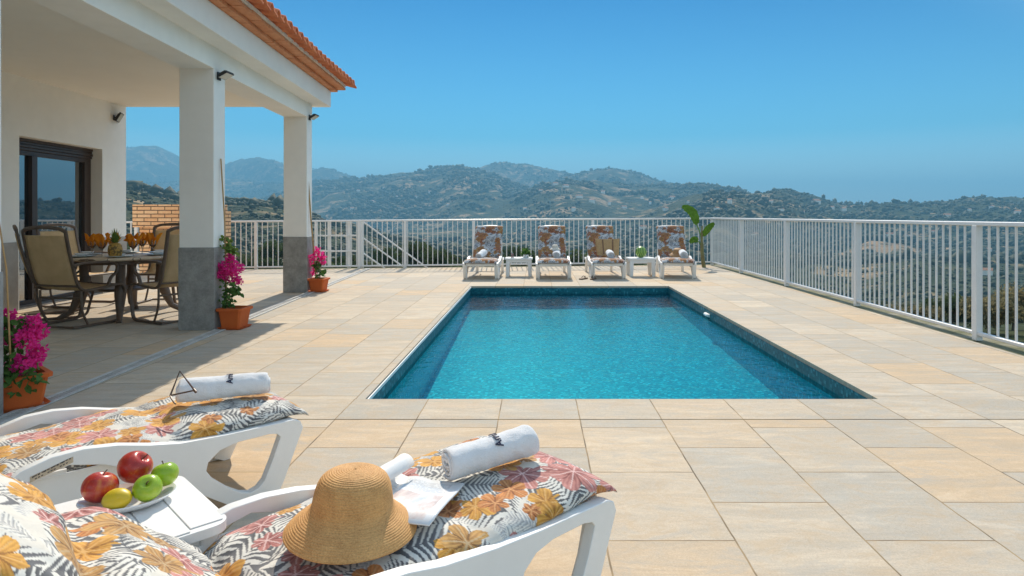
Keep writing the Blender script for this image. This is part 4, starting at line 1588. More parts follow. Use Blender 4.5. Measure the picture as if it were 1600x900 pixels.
# ------------------------------------------------------------------ straw hats
def straw_mat(name, a, b):
    t = NT(name)
    co = t.coord()
    n1 = t.noise(t.mapping(co, scale=(1, 1, 1)), 260, 2, 0.7)
    n2 = t.noise(co, 26, 4, 0.6)
    c = t.ramp(t.math('ADD', t.math('MULTIPLY', n1, 0.65), t.math('MULTIPLY', n2, 0.35)), [(0.32, a), (0.68, b)])
    t.bsdf(c, 0.65, t.bump(n1, 0.5, 0.002), spec=0.3)
    return t.m
m_straw = straw_mat('golden_straw', (.44, .21, .068), (.76, .43, .165))
m_straw2 = straw_mat('brown_straw', (.26, .13, .055), (.46, .27, .12))
m_straw3 = straw_mat('pale_straw', (.55, .48, .38), (.74, .68, .58))
def hat(loc, rz, mat_, s, label, ridges=True, tilt=(0, 0)):
    prof = bez([(.003, .153, 0), (.03, .152, 0), (.058, .147, 0), (.079, .134, 0), (.090, .112, 0), (.095, .088, 0), (.099, .066, 0), (.109, .051, 0), (.130, .036, 0), (.148, .020, 0), (.161, .004, 0)], 14)
    pts = np.array([(p.x, p.y) for p in prof])
    ds = np.concatenate([[0], np.cumsum(np.hypot(*np.diff(pts, axis=0).T))])
    N = 190
    q = np.linspace(0, ds[-1], N)
    r_ = np.interp(q, ds, pts[:, 0])
    z_ = np.interp(q, ds, pts[:, 1])
    tr_, tz_ = np.gradient(r_, q), np.gradient(z_, q)
    nrm_r, nrm_z = -tz_, tr_
    na = 220
    A = np.linspace(0, 2 * math.pi, na, endpoint=False)
    Q, AA = np.meshgrid(q, A, indexing='ij')
    rid = .0019 * np.abs(np.sin(math.pi * Q / .0058 + AA * .5)) ** .6 * (1 if ridges else 0)
    wob = 1 + .035 * np.sin(2 * AA + .6) * np.clip((Q - .2) / .12, 0, 1) + .012 * fbm(np.cos(AA) * 2 + 3, np.sin(AA) * 2 + Q * 9, 3, 2)
    rr0 = (r_[:, None] + nrm_r[:, None] * rid) * wob
    zz0 = z_[:, None] + nrm_z[:, None] * rid + .010 * np.sin(2 * AA + 2.2) * np.clip((Q - .24) / .08, 0, 1)
    out = np.stack([rr0 * np.cos(AA), rr0 * np.sin(AA), zz0], -1).reshape(-1, 3) * s
    i, j = np.meshgrid(np.arange(N - 1), np.arange(na), indexing='ij')
    a = i * na + j
    b = i * na + (j + 1) % na
    F_ = np.stack([a, a + na, b + na, b], -1).reshape(-1, 4)
    o = np_mesh('straw_hat', out, F_, mat_, smooth=True)
    sd_ = o.modifiers.new('thickness', 'SOLIDIFY')
    sd_.thickness = .003
    sd_.offset = -1
    o.location = loc
    o.rotation_euler = (tilt[0], tilt[1], rz)
    tag(o, label, 'hat')
    return o
hat((-.468, 1.615, .370), R(30), m_straw, 1.0, 'golden straw sun hat with a drooping brim on the nearest lounger', tilt=(R(2), R(3)))
hat((2.70, 12.30, .385), 0, m_straw2, .95, 'brown straw hat behind a towel on the far lounger by the banana plant', False, tilt=(R(14), 0))
hat((.34, 12.02, .515), 0, m_straw3, .62, 'small pale hat sitting on a rolled towel on a far lounger', False)

# ------------------------------------------------------------------ magazine
def page_mat():
    t = NT('glossy_magazine_page')
    co = t.coord()
    n = t.noise(t.mapping(co, scale=(14, 9, 1)), 1, 5, 0.6, 0.6)
    pic = t.ramp(n, [(0.34, (.42, .30, .26)), (0.46, (.70, .55, .49)), (0.58, (.80, .77, .74)), (0.75, (.55, .60, .66))])
    sep = t.n('SeparateXYZ')
    t.l(co, sep.inputs[0])
    x, y = sep.outputs[0], sep.outputs[1]
    def inside(v, a, b):
        return t.math('MULTIPLY', t.math('GREATER_THAN', v, a), t.math('LESS_THAN', v, b))
    m = t.math('MULTIPLY', inside(x, .035, .165), inside(y, -.115, .03))
    c = t.mix(t.math('MULTIPLY', m, .8), (.80, .80, .80), pic)
    ln = t.math('LESS_THAN', t.math('FRACT', t.math('MULTIPLY', y, 140)), .42)
    lm = t.math('MULTIPLY', t.math('MULTIPLY', inside(x, .03, .16), inside(y, .045, .11)), ln)
    wz = t.math('GREATER_THAN', t.noise(t.mapping(co, scale=(90, 140, 1)), 1, 1), .42)
    c = t.mix(t.math('MULTIPLY', t.math('MULTIPLY', lm, wz), .55), c, (.25, .25, .28))
    t.bsdf(c, 0.22, None, spec=0.5)
    return t.m
m_page = page_mat()
m_paper = pm('magazine_paper', (.80, .78, .75), 0.4, 0.03)
mz = empty('magazine', (-.425, 1.775, .386), R(-13))
tag(mz, 'open white magazine lying between the straw hat and the rolled towel', 'magazine')
def page(curl, w_, h_, n=26, lift=.0):
    vs_, fs_ = [], []
    for i in range(n + 1):
        x = w_ * i / n
        if curl:
            # the left leaves roll up and over
            a_ = 5.0 * (i / n) ** 1.25
            r0 = .034
            px_, pz_ = -(.02 * i / n + r0 * math.sin(min(a_, 4.6))), .004 + r0 * (1 - math.cos(min(a_, 4.6)))
        else:
            px_, pz_ = x, .003 + .012 * math.sin(min(1, i / n * 2.2) * math.pi) * .6
        for j in (0, 1, 2, 3, 4):
            y = -h_ / 2 + h_ * j / 4
            vs_.append((px_ + (.004 * j if curl else 0), y, pz_ + lift + .004 * math.sin(j * 1.3)))
    for i in range(n):
        for j in range(4):
            a_ = i * 5 + j
            fs_.append((a_, a_ + 5, a_ + 6, a_ + 1))
    return vs_, fs_
v_, f_ = page(False, .19, .265)
o = MB().add(v_, f_).build('page', m_page, mz, smooth=True)
s_ = o.modifiers.new('thickness', 'SOLIDIFY'); s_.thickness = .004; s_.offset = -1
v_, f_ = page(True, .16, .20)
o = MB().add([(a, b + .035, c_) for a, b, c_ in v_], f_).build('page', m_paper, mz, smooth=True)
s_ = o.modifiers.new('thickness', 'SOLIDIFY'); s_.thickness = .002; s_.offset = 0

# ------------------------------------------------------------------ plate of fruit
m_china = pm('white_china', (.80, .80, .79), 0.15, 0.02, 4, coat=0.3)
plate = MB().lathe([(.0, .006), (.05, .006), (.075, .012), (.098, .024), (.105, .028), (.107, .026), (.098, .018), (.076, .004), (.055, 0), (.0, 0)], 48, closed_top=False).build('fruit_plate', m_china, smooth=True, angle=60)
plate.location = (-1.150, 1.800, .351)
plate.scale = (1.12, .88, 1)
plate.rotation_euler.z = R(24)
tag(plate, 'shallow white oval plate holding fruit on the low side table', 'plate')
def fruit_mat(name, a, b, c_, axis_mix=.5, streak=12, rough=.28):
    t = NT(name)
    co = t.coord()
    st_ = t.noise(t.mapping(co, scale=(streak * 4, streak * 4, 7)), 1, 4, 0.6)
    bl = t.noise(co, 16, 4, 0.6)
    f = t.math('ADD', t.math('MULTIPLY', st_, .45), t.math('MULTIPLY', bl, .55))
    col = t.ramp(f, [(0.34, a), (0.52, b), (0.66, c_)])
    sp = t.n('TexVoronoi'); t.l(co, sp.inputs['Vector']); sp.inputs['Scale'].default_value = 190
    col = t.mix(t.math('MULTIPLY', t.math('LESS_THAN', sp.outputs['Distance'], .12), .35), col, (.75, .62, .35))
    t.bsdf(col, rough, t.bump(t.noise(co, 120, 2), .05, .001), spec=.45, coat=.15)
    return t.m
m_red = fruit_mat('red_apple_skin', (.30, .012, .012), (.46, .035, .018), (.60, .20, .04))
m_green = fruit_mat('green_apple_skin', (.20, .36, .012), (.30, .46, .02), (.42, .54, .06))
m_lemon = fruit_mat('yellow_lemon_skin', (.58, .40, .01), (.68, .50, .02), (.62, .50, .05), rough=.4)
m_stem = pm('fruit_stem', (.10, .06, .025), 0.8, 0.2, 60)
def apple(loc, r, mat_, tilt, rz, label, cat, group=None, name='apple'):
    prof = []
    for k in range(29):
        a_ = -math.pi / 2 + math.pi * k / 28
        x = math.cos(a_)
        z = math.sin(a_)
        dip_t = -.30 * math.exp(-(x / .26) ** 2) if z > 0 else .16 * math.exp(-(x / .25) ** 2)
        prof.append((max(0.001, r * x * (1 + .07 * z)), r * (z * .93 + dip_t)))
    def f(x, y, z):
        a_ = math.atan2(y, x)
        k = 1 + .02 * math.cos(5 * a_) * (1 if z < 0 else .4) + .012 * math.sin(2 * a_ + 1)
        return (x * k, y * k, z)
    o = MB().lathe(prof, 36, fn=f).build(name, mat_, smooth=True, angle=180)
    o.location = loc
    o.rotation_euler = (tilt[0], tilt[1], rz)
    MB().tube(bez([(0, 0, r * .60), (.001, 0, r * .85), (.006, .002, r * 1.06)], 4), [.0016] * 9, 6).build('stem', m_stem, o, smooth=True)
    tag(o, label, cat, group)
    return o
apple((-1.217, 1.782, .407), .0445, m_red, (R(-8), R(12)), .3, 'red apple at the left end of the fruit plate', 'apple', 'apples on the plate')
apple((-1.175, 1.870, .428), .0465, m_red, (R(38), R(20)), 1.2, 'largest red apple, set highest at the back of the fruit plate', 'apple', 'apples on the plate')
apple((-1.083, 1.780, .405), .0365, m_green, (R(42), R(10)), .2, 'green apple at the front of the plate with its dimple showing', 'apple', 'apples on the plate')
apple((-1.080, 1.858, .412), .0365, m_green, (R(-10), R(14)), 2.0, 'green apple at the back right of the plate behind the other', 'apple', 'apples on the plate')
lp = [(max(.001, .029 * math.cos(a_) ** .85), .036 * math.sin(a_) + (.006 * math.sin(a_) ** 9)) for a_ in np.linspace(-math.pi / 2 + .02, math.pi / 2 - .02, 24)]
lm = MB().lathe(lp, 28).build('lemon', m_lemon, smooth=True, angle=180)
lm.location = (-1.143, 1.742, .391)
lm.rotation_euler = (R(20), R(78), R(14))
tag(lm, 'yellow lemon lying at the front of the fruit plate', 'lemon')

# ------------------------------------------------------------------ potted bougainvilleas
m_pot = terracotta('orange_plastic_pot', (.52, .095, .014), (.64, .14, .022), 2)
m_soil = pm('potting_soil', (.045, .03, .02), 0.95, 0.4, 40, 0.6, 60, 0.01)
m_leaf = foliage_mat('bougainvillea_leaf', (.045, .11, .02), (.12, .23, .05), 30, 0.3)
m_leafy = foliage_mat('young_vine_leaf', (.10, .17, .03), (.24, .33, .07), 30, 0.3)
m_bract = foliage_mat('magenta_bract', (.78, .012, .25), (.95, .08, .43), 25, 0.45)
m_cane = pm('bamboo_cane', (.42, .26, .11), 0.6, 0.2, 12)
m_vine = pm('vine_stem', (.14, .13, .05), 0.8, 0.25, 30)
def petals(cs, rads, n_each, size, g):
    """small folded three-part flowers spread over balls"""
    vs_, fs_ = [], []
    for c_, r in zip(cs, rads):
        n = int(n_each * (r / .055) ** 2)
        for k in range(n):
            d = Vector(g.normal(size=3)).normalized()
            p = Vector(c_) + d * r * (g.random() ** .28)
            n_ = (d + Vector(g.normal(size=3)) * .45).normalized()
            u = n_.orthogonal().normalized()
            w_ = n_.cross(u)
            a0 = g.uniform(0, 6.28)
            s = size * g.uniform(.7, 1.25)
            for q in range(3):
                a_ = a0 + q * 2.094
                dr_ = u * math.cos(a_) + w_ * math.sin(a_)
                sd_ = n_.cross(dr_)
                b = len(vs_)
                vs_ += [tuple(p), tuple(p + dr_ * s * .55 + sd_ * s * .42 + n_ * s * .35), tuple(p + dr_ * s + n_ * s * .75), tuple(p + dr_ * s * .55 - sd_ * s * .42 + n_ * s * .35)]
                fs_.append((b, b + 1, b + 2, b + 3))
    return np.array(vs_), np.array(fs_)
def leaves(pts, size, g, up=.5):
    vs_, fs_ = [], []
    for p in pts:
        p = Vector(p)
        n_ = (Vector((0, -.25, up)) + Vector(g.normal(size=3)) * .55).normalized()
        u = n_.orthogonal().normalized()
        a_ = g.uniform(0, 6.28)
        dr_ = u * math.cos(a_) + n_.cross(u) * math.sin(a_)
        sd_ = n_.cross(dr_)
        s = size * g.uniform(.6, 1.3)
        b = len(vs_)
        for (x, y, z) in ((0, 0, 0), (.35, .32, .10), (.75, .26, .06), (1.1, 0, -.12), (.75, -.26, .06), (.35, -.32, .10), (.5, 0, -.02)):
            vs_.append(tuple(p + dr_ * x * s + sd_ * y * s + n_ * z * s))
        fs_ += [(b, b + 1, b + 6), (b + 1, b + 2, b + 6), (b + 2, b + 3, b + 6), (b + 3, b + 4, b + 6), (b + 4, b + 5, b + 6), (b + 5, b, b + 6)]
    return np.array(vs_), np.array(fs_)
def pot(loc, rz, w_, h_, label):
    root = empty('flower_pot', loc, rz)
    def ring(hw_, z):
        c_ = hw_ * .16
        return [(hw_ - c_, -hw_, z), (hw_, -hw_ + c_, z), (hw_, hw_ - c_, z), (hw_ - c_, hw_, z), (-hw_ + c_, hw_, z), (-hw_, hw_ - c_, z), (-hw_, -hw_ + c_, z), (-hw_ + c_, -hw_, z)]
    b, t_ = w_ * .38, w_ * .47
    rings = [ring(b, .012), ring(t_, h_ - .03), ring(t_ + .018, h_ - .028), ring(t_ + .020, h_ - .004), ring(t_ + .012, h_), ring(t_ - .012, h_), ring(t_ - .018, h_ - .03)]
    m = MB()
    for k in range(len(rings) - 1):
        o = len(m.v)
        m.v += rings[k] + rings[k + 1]
        for q in range(8):
            m.f.append((o + q, o + (q + 1) % 8, o + 8 + (q + 1) % 8, o + 8 + q))
    m.f.append(tuple(range(8))[::-1])
    m.build('pot', m_pot, root, bevel=.003)
    s = MB()
    sr_ = [ring(b + .015, 0), ring(b + .035, .02), ring(b + .03, .02), ring(b + .01, .006)]
    for k in range(3):
        o = len(s.v)
        s.v += sr_[k] + sr_[k + 1]
        for q in range(8):
            s.f.append((o + q, o + (q + 1) % 8, o + 8 + (q + 1) % 8, o + 8 + q))
    s.f.append(tuple(range(8))[::-1])
    o = len(s.v)
    s.v += ring(b + .012, .006)
    s.f.append(tuple(o + q for q in range(8)))
    s.build('saucer', m_pot, root)
    MB().add(ring(t_ - .016, h_ - .028), [tuple(range(8))]).build('soil', m_soil, root)
    tag(root, label, 'flower pot', 'orange flower pots by the pillars')
    return root
def plant(loc, D, fl, fl_n, fl_size, stems, lf, lf_size, top_leaves, cane, label, seed, cdd=-.16):
    """flower balls, leaf spots and stems are given as photo columns/rows and turned into points near depth D"""
    g = np.random.default_rng(seed)
    root = empty('bougainvillea', loc)
    L = Vector(loc)
    def P(px, py, dd=0.0):
        d = D + dd
        return Vector(((px - 839) / 1000 * d, d, H - (py - 336) / 1000 * d)) - L
    cs = [P(x, y, g.uniform(-.07, .07)) for x, y, r in fl]
    v_, f_ = petals(cs, [r for _, _, r in fl], fl_n, fl_size, g)
    np_mesh('flowers', v_, f_, m_bract, root)
    pts = []
    for (x, y, r, n) in lf:
        c_ = P(x, y, -.05)
        for k in range(n):
            pts.append(c_ + Vector(g.normal(size=3)) * r * .6)
    v_, f_ = leaves(pts, lf_size, g)
    np_mesh('foliage', v_, f_, m_leaf, root)
    if top_leaves:
        pts = []
        for (x, y, r, n) in top_leaves:
            c_ = P(x, y)
            for k in range(n):
                pts.append(c_ + Vector(g.normal(size=3)) * r * .6)
        v_, f_ = leaves(pts, lf_size * .9, g)
        np_mesh('young_foliage', v_, f_, m_leafy, root)
    s = MB()
    for st_ in stems:
        s.tube(bez([P(x, y, .015 * k) for k, (x, y) in enumerate(st_)], 5), .0045, 6)
    s.build('stem', m_vine, root, smooth=True)
    c_ = MB().tube([P(*cane[0], cdd), P(*cane[1], cdd), P(*cane[2], -.02)], [.0011 * D, .0012 * D, .0013 * D], 7).build('cane', m_cane, root, smooth=True)
    tag(root, label, 'bougainvillea', 'potted bougainvilleas')
    return root
pot((-3.165, 3.905, 0), R(50), .27, .205, 'large orange pot close to the left edge, beside the near lounger')
pot((-3.118, 6.60, 0), R(-3.5), .25, .215, 'orange pot against the middle pillar beside its shadow')
pot((-3.325, 9.75, 0), R(-3.5), .25, .205, 'smallest looking orange pot, by the far pillar')
fl1 = [(52, 508, .046), (60, 520, .044), (43, 530, .056), (60, 552, .042), (36, 570, .054), (6, 524, .050), (-4, 577, .050), (12, 492, .032), (27, 496, .018), (-28, 525, .060), (-26, 585, .05), (49, 565, .046)]
fl1 = [(x, y, r * 1.06) for x, y, r in fl1]
lf1 = [(22, 510, .05, 26), (30, 520, .05, 22), (6, 508, .05, 18), (16, 555, .07, 40), (28, 585, .07, 40), (10, 590, .09, 40), (55, 590, .05, 18), (-10, 600, .09, 26), (20, 535, .06, 26), (-25, 560, .08, 30)]
plant((-3.165, 3.905, .17), 3.86, fl1, 85, .021, [[(20, 602), (18, 560), (20, 500)], [(10, 602), (-5, 560), (-18, 520)], [(24, 602), (40, 575), (50, 520)]], lf1, .05, [], [(-2, 345), (10, 420), (18, 600)], 'bougainvillea full of large magenta clusters in the pot near the left edge', 1, -.30)
fl2 = [(350, 415, .055), (362, 408, .045), (371, 418, .058), (346, 430, .05), (360, 432, .06), (370, 438, .045), (352, 424, .06), (358, 402, .03), (366, 425, .05), (374, 440, .025)]
lf2 = [(364, 450, .05, 26), (358, 462, .05, 30), (356, 474, .06, 36), (368, 456, .04, 20), (352, 440, .05, 16)]
tp2 = [(356, 385, .04, 36), (359, 398, .045, 44), (353, 374, .025, 20), (362, 390, .03, 20)]
plant((-3.118, 6.60, .18), 6.62, fl2, 60, .021, [[(358, 482), (364, 455), (360, 420), (358, 380)], [(358, 482), (352, 455), (352, 420)]], lf2, .05, tp2, [(345, 248), (351, 345), (354, 482)], 'bougainvillea trained up a cane with a green tip, by the middle pillar', 2, -.02)
fl3 = [(488, 402, .045), (494, 393, .04), (497, 405, .05), (502, 398, .045), (504, 408, .045), (487, 412, .04), (492, 418, .045), (496, 388, .03), (491, 426, .035), (505, 402, .03)]
lf3 = [(498, 418, .06, 30), (500, 428, .06, 34), (494, 412, .05, 14)]
plant((-3.325, 9.75, .17), 9.77, fl3, 42, .026, [[(499, 436), (499, 420), (496, 395)], [(499, 436), (493, 415)], [(500, 436), (503, 405)]], lf3, .06, [], [(481, 272), (486, 345), (494, 436)], 'bougainvillea with sparse pink sprays in the pot by the far pillar', 3, -.03)

# ------------------------------------------------------------------ banana plant in the far corner
m_ban = foliage_mat('banana_leaf', (.10, .22, .02), (.22, .38, .05), 4, 0.35)
m_banst = pm('banana_stem', (.16, .17, .06), 0.7, 0.35, 6, tint=(.20, .09, .04))
ban = empty('banana_plant', (3.70, 14.25, 0))
tag(ban, 'young banana plant with broad green leaves in the far corner', 'banana plant')
b = MB()
b.tube(bez([(.02, 0, 0), (-.02, 0, .30), (-.03, 0, .68), (-.02, 0, .92)], 6), [.045] * 5 + [.038] * 5 + [.026] * 5 + [.016] * 4, 9)
b.build('stem', m_banst, ban, smooth=True)
def ban_leaf(p0, p1, p2, w_):
    c_ = bez([p0, p1, p2], 9)
    vs_, fs_ = [], []
    n = len(c_)
    for i, p in enumerate(c_):
        t = i / (n - 1)
        wd = w_ * math.sin(math.pi * min(1, t * .9 + .08)) ** .7 + .006
        d = (c_[min(i + 1, n - 1)] - c_[max(i - 1, 0)]).normalized()
        sd_ = d.cross(Vector((.15, -1, .35))).normalized()
        up = sd_.cross(d)
        for k, (q, l_) in enumerate(((-1, .30), (-.5, .10), (0, 0), (.5, .10), (1, .30))):
            vs_.append(tuple(p + sd_ * wd * q + up * wd * l_ + up * .012 * math.sin(i * 2.1 + k)))
    for i in range(n - 1):
        for k in range(4):
            a_ = i * 5 + k
            fs_.append((a_, a_ + 1, a_ + 6, a_ + 5))
    o = MB().add(vs_, fs_).build('leaf', m_ban, ban, smooth=True, recalc=False)
    s_ = o.modifiers.new('thickness', 'SOLIDIFY'); s_.thickness = .003
ban_leaf((-.14, 0, .96), (-.26, -.02, 1.22), (-.48, -.04, 1.36), .105)
ban_leaf((-.01, 0, .70), (.10, -.03, .86), (.24, -.02, .99), .065)
ban_leaf((-.12, 0, .58), (-.20, -.02, .62), (-.31, -.03, .55), .065)
b = MB()
b.tube(bez([(-.03, 0, .62), (-.09, 0, .82), (-.15, 0, .98)], 5), .012, 7)
b.tube(bez([(-.03, 0, .45), (-.08, 0, .55), (-.13, 0, .585)], 5), .010, 7)
b.build('leaf_stalk', m_ban, ban, smooth=True)

# ------------------------------------------------------------------ things on and by the far loungers
m_bag = straw_mat('woven_seagrass', (.34, .19, .08), (.56, .36, .17))
m_strap = pm('leather_strap', (.20, .10, .045), 0.6, 0.2, 20)
bag = empty('straw_bag', (1.36, 12.28, .395), R(1))
tag(bag, 'square woven straw beach bag leaning on a far lounger', 'bag')
def bagf(x, y, z):
    k = 1 + .16 * z / .30
    return (x * k, y * (1 - .35 * z / .3) + .28 * z, z + .012 * math.sin((x / .22) * 1.5) ** 2 * (z > .2))
m = MB()
N = 12
vs_, fs_ = [], []
for iz in range(N + 1):
    for k in range(32):
        a_ = 2 * math.pi * k / 32
        c_, s_ = math.cos(a_), math.sin(a_)
        x = .205 * math.copysign(abs(c_) ** .35, c_)
        y = .075 * math.copysign(abs(s_) ** .5, s_)
        r_ = 1 + .012 * math.sin(iz * math.pi * 1.0)
        vs_.append(bagf(x * r_, y * r_, .30 * iz / N))
for iz in range(N):
    for k in range(32):
        fs_.append((iz * 32 + k, iz * 32 + (k + 1) % 32, (iz + 1) * 32 + (k + 1) % 32, (iz + 1) * 32 + k))
fs_.append(tuple(range(32))[::-1])
o = MB().add(vs_, fs_).build('body', m_bag, bag, smooth=True, angle=60)
s_ = o.modifiers.new('thickness', 'SOLIDIFY'); s_.thickness = .008
for yy in (-.055, .05):
    MB().tube([bagf(x, yy * 1.35, z) for x, z in ((-.085, .02), (-.085, .295))], .012, 6, flat=(.03, .008)).build('strap', m_strap, bag, smooth=True)
    MB().tube([bagf(x, yy * 1.35, z) for x, z in ((.085, .02), (.085, .295))], .012, 6, flat=(.03, .008)).build('strap', m_strap, bag, smooth=True)
def melon_mat():
    t = NT('watermelon_rind')
    co = t.coord()
    w_ = t.n('TexWave', wave_type='BANDS', bands_direction='X')
    t.l(co, w_.inputs[0])
    w_.inputs['Scale'].default_value = 9
    w_.inputs['Distortion'].default_value = 5
    w_.inputs['Detail'].default_value = 3
    c_ = t.ramp(w_.outputs['Fac'], [(0.35, (.05, .16, .015)), (0.6, (.22, .38, .05)), (0.9, (.38, .50, .12))])
    t.bsdf(c_, .35, None)
    return t.m
m_melon = melon_mat()
wm = MB().lathe([(max(.001, .108 * math.cos(a_)), .108 * math.sin(a_)) for a_ in np.linspace(-math.pi / 2, math.pi / 2, 22)], 32).build('watermelon', m_melon, smooth=True, angle=180)
wm.location = (1.99, 12.25, .457)
wm.rotation_euler = (R(70), R(10), 0)
tag(wm, 'round green watermelon on the side table between far loungers', 'watermelon')
MB().tube([(0, 0, .105), (.004, 0, .122)], .004, 6).build('stem', m_vine, wm, smooth=True)

def clear_glass():
    t = NT('clear_glass')
    fr = t.n('Fresnel'); fr.inputs[0].default_value = 1.5
    tr_ = t.n('BsdfTransparent'); tr_.inputs[0].default_value = (.95, .97, .97, 1)
    gl2 = t.n('BsdfGlossy'); gl2.inputs['Roughness'].default_value = .02
    mx = t.n('MixShader')
    t.l(t.math('ADD', fr.outputs[0], .05), mx.inputs[0])
    t.l(tr_.outputs[0], mx.inputs[1]); t.l(gl2.outputs[0], mx.inputs[2])
    t.l(mx.outputs[0], t.out.inputs[0])
    return t.m
m_clear = clear_glass()
m_pinkd = pm('pink_drink', (.62, .22, .22), .2, .1)
dg_ = empty('drinking_glass', (-.47, 12.22, .351))
tag(dg_, 'small glass of pink drink on the far side table', 'glass')
MB().lathe([(.028, 0), (.036, .11), (.034, .11), (.0265, .006)], 20).build('tumbler', m_clear, dg_, smooth=True)
MB().lathe([(.001, .007), (.026, .007), (.0315, .085), (.001, .085)], 20).build('drink', m_pinkd, dg_, smooth=True)
bw = empty('plant_bowl', (-.21, 12.25, .351))
tag(bw, 'small grey bowl with a tuft of green leaves on the far side table', 'bowl')
MB().lathe([(.001, 0), (.05, 0), (.075, .06), (.07, .06), (.045, .01), (.001, .01)], 24).build('bowl', m_china, bw, smooth=True)
g = np.random.default_rng(4)
v_, f_ = leaves([(g.normal() * .03, g.normal() * .03, .06 + .05 * g.random()) for _ in range(60)], .09, g, up=.9)
np_mesh('foliage', v_, f_, m_leaf, bw)
m_sandal = pm('brown_sandal', (.16, .10, .06), .7, .2, 20)
def sandal(loc, rz, label):
    root = empty('sandal', loc, rz)
    MB().panel([(-.13, -.03), (-.10, -.042), (-.02, -.034), (.06, -.046), (.115, -.036), (.13, 0), (.115, .036), (.06, .046), (-.02, .034), (-.10, .042), (-.13, .03)], [], lambda a, b, t_: (a, b, .022 - t_), .021).build('sole', m_sandal, root, bevel=.004)
    s_ = MB()
    s_.tube(bez([(-.01, -.036, .02), (.03, -.02, .055), (.075, 0, .024)], 5), .006, 6)
    s_.tube(bez([(-.01, .036, .02), (.03, .02, .055), (.075, 0, .024)], 5), .006, 6)
    s_.build('strap', m_sandal, root, smooth=True)
    tag(root, label, 'sandal', 'pair of sandals by the pool')
    return root
sandal((.845, 11.62, .002), R(60), 'brown sandal on the paving, nearer the second far lounger')
sandal((1.02, 11.60, .002), R(75), 'brown sandal on the paving, nearer the lounger with the straw bag')

# ------------------------------------------------------------------ dining set in the porch
m_bronze = pm('bronze_chair_frame', (.12, .08, .055), .45, .25, 10, .1, 60, .002)
def sling_mat():
    t = NT('tan_sling_mesh')
    co = t.coord()
    w1 = t.n('TexWave', wave_type='BANDS', bands_direction='Z'); t.l(co, w1.inputs[0]); w1.inputs['Scale'].default_value = 45
    w2 = t.n('TexWave', wave_type='BANDS', bands_direction='Y'); t.l(co, w2.inputs[0]); w2.inputs['Scale'].default_value = 45
    n = t.noise(co, 8, 3)
    f = t.math('ADD', t.math('MULTIPLY', t.math('MULTIPLY', w1.outputs['Fac'], w2.outputs['Fac']), .6), t.math('MULTIPLY', n, .4))
    c_ = t.ramp(f, [(0.08, (.50, .34, .17)), (0.5, (.84, .62, .36))])
    d = t.bsdf(c_, .8, None, spec=.2)
    tl = t.n('BsdfTranslucent'); t.l(c_, tl.inputs[0])
    mx = t.n('MixShader'); mx.inputs[0].default_value = .2
    t.l(d.outputs[0], mx.inputs[1]); t.l(tl.outputs[0], mx.inputs[2])
    t.l(mx.outputs[0], t.out.inputs[0])
    return t.m
m_sling = sling_mat()
def make_chair():
    root = empty('dining_chair')
    hw_ = .275
    side = [(-.375, 1.0), (-.335, .80), (-.285, .60), (-.24, .45), (-.17, .385), (-.02, .385), (.16, .405), (.255, .405), (.30, .37), (.305, .28), (.27, .13), (.25, .05), (.20, .016), (.05, .014), (-.20, .014), (-.30, .02)]
    for sg in (-1, 1):
        MB().tube(bez([(x, sg * hw_, z) for x, z in side], 4), .016, 8, flat=(.026, .034)).build('side_frame', m_bronze, root, smooth=True)
        arm = [(-.30, .64), (-.20, .665), (.0, .665), (.14, .655), (.205, .61), (.19, .54), (.13, .49), (.09, .40)]
        MB().tube(bez([(x, sg * (hw_ + .012), z) for x, z in arm], 4), .015, 8, flat=(.034, .024)).build('armrest', m_bronze, root, smooth=True)
    MB().tube(bez([(-.375, -hw_, .995), (-.385, -hw_ * .7, 1.025), (-.39, 0, 1.038), (-.385, hw_ * .7, 1.025), (-.375, hw_, .995)], 5), .016, 8, flat=(.03, .036)).build('top_rail', m_bronze, root, smooth=True)
    for (x_, z_, r_) in ((.26, .40, .013), (-.235, .43, .012), (-.20, .30, .012), (-.28, .016, .012)):
        MB().tube([(x_, -hw_, z_), (x_, hw_, z_)], r_, 8).build('crossbar', m_bronze, root, smooth=True)
    for sg in (-1, 1):
        MB().tube(bez([(-.20, sg * hw_ * .98, .375), (-.19, sg * hw_ * .98, .18), (-.12, sg * hw_ * .98, .02)], 4), .012, 8).build('strut', m_bronze, root, smooth=True)
    prof = bez([(-.366, 0, .955), (-.335, 0, .80), (-.285, 0, .60), (-.238, 0, .46), (-.165, 0, .397), (-.02, 0, .392), (.15, 0, .412), (.25, 0, .414)], 6)
    vs_, fs_ = [], []
    ny = 9
    for i, p in enumerate(prof):
        for j in range(ny):
            y = (j / (ny - 1) * 2 - 1)
            sag = -.018 * (1 - y * y)
            vs_.append((p.x + (sag if p.z > .5 else 0), y * (hw_ - .008), p.z + (sag if p.z <= .5 else 0)))
    for i in range(len(prof) - 1):
        for j in range(ny - 1):
            a_ = i * ny + j
            fs_.append((a_, a_ + 1, a_ + ny + 1, a_ + ny))
    o = MB().add(vs_, fs_).build('sling', m_sling, root, smooth=True)
    s_ = o.modifiers.new('thickness', 'SOLIDIFY'); s_.thickness = .006; s_.offset = 0
    return root
ch0 = make_chair()
CH = [((-4.90, 6.84), 76, 'tan sling chair seen from behind, nearest on the left of the table'),
      ((-4.08, 7.15), 152, 'tan sling chair half behind the middle pillar, facing left'),
      ((-4.95, 8.45), -85, 'tan sling chair on the far side of the table facing the camera'),
      ((-5.50, 7.35), 40, 'tan sling chair at the left edge, next to the wall'),
      ((-5.86, 8.25), -8, 'tan sling chair before the sliding door, mostly hidden behind others')]
for k, ((x, y), rz, txt) in enumerate(CH):
    o = ch0 if k == 0 else copy_tree(ch0)
    o.location = (x, y, 0.003)
    o.rotation_euler.z = R(rz)
    tag(o, txt, 'dining chair', 'sling chairs around the dining table')

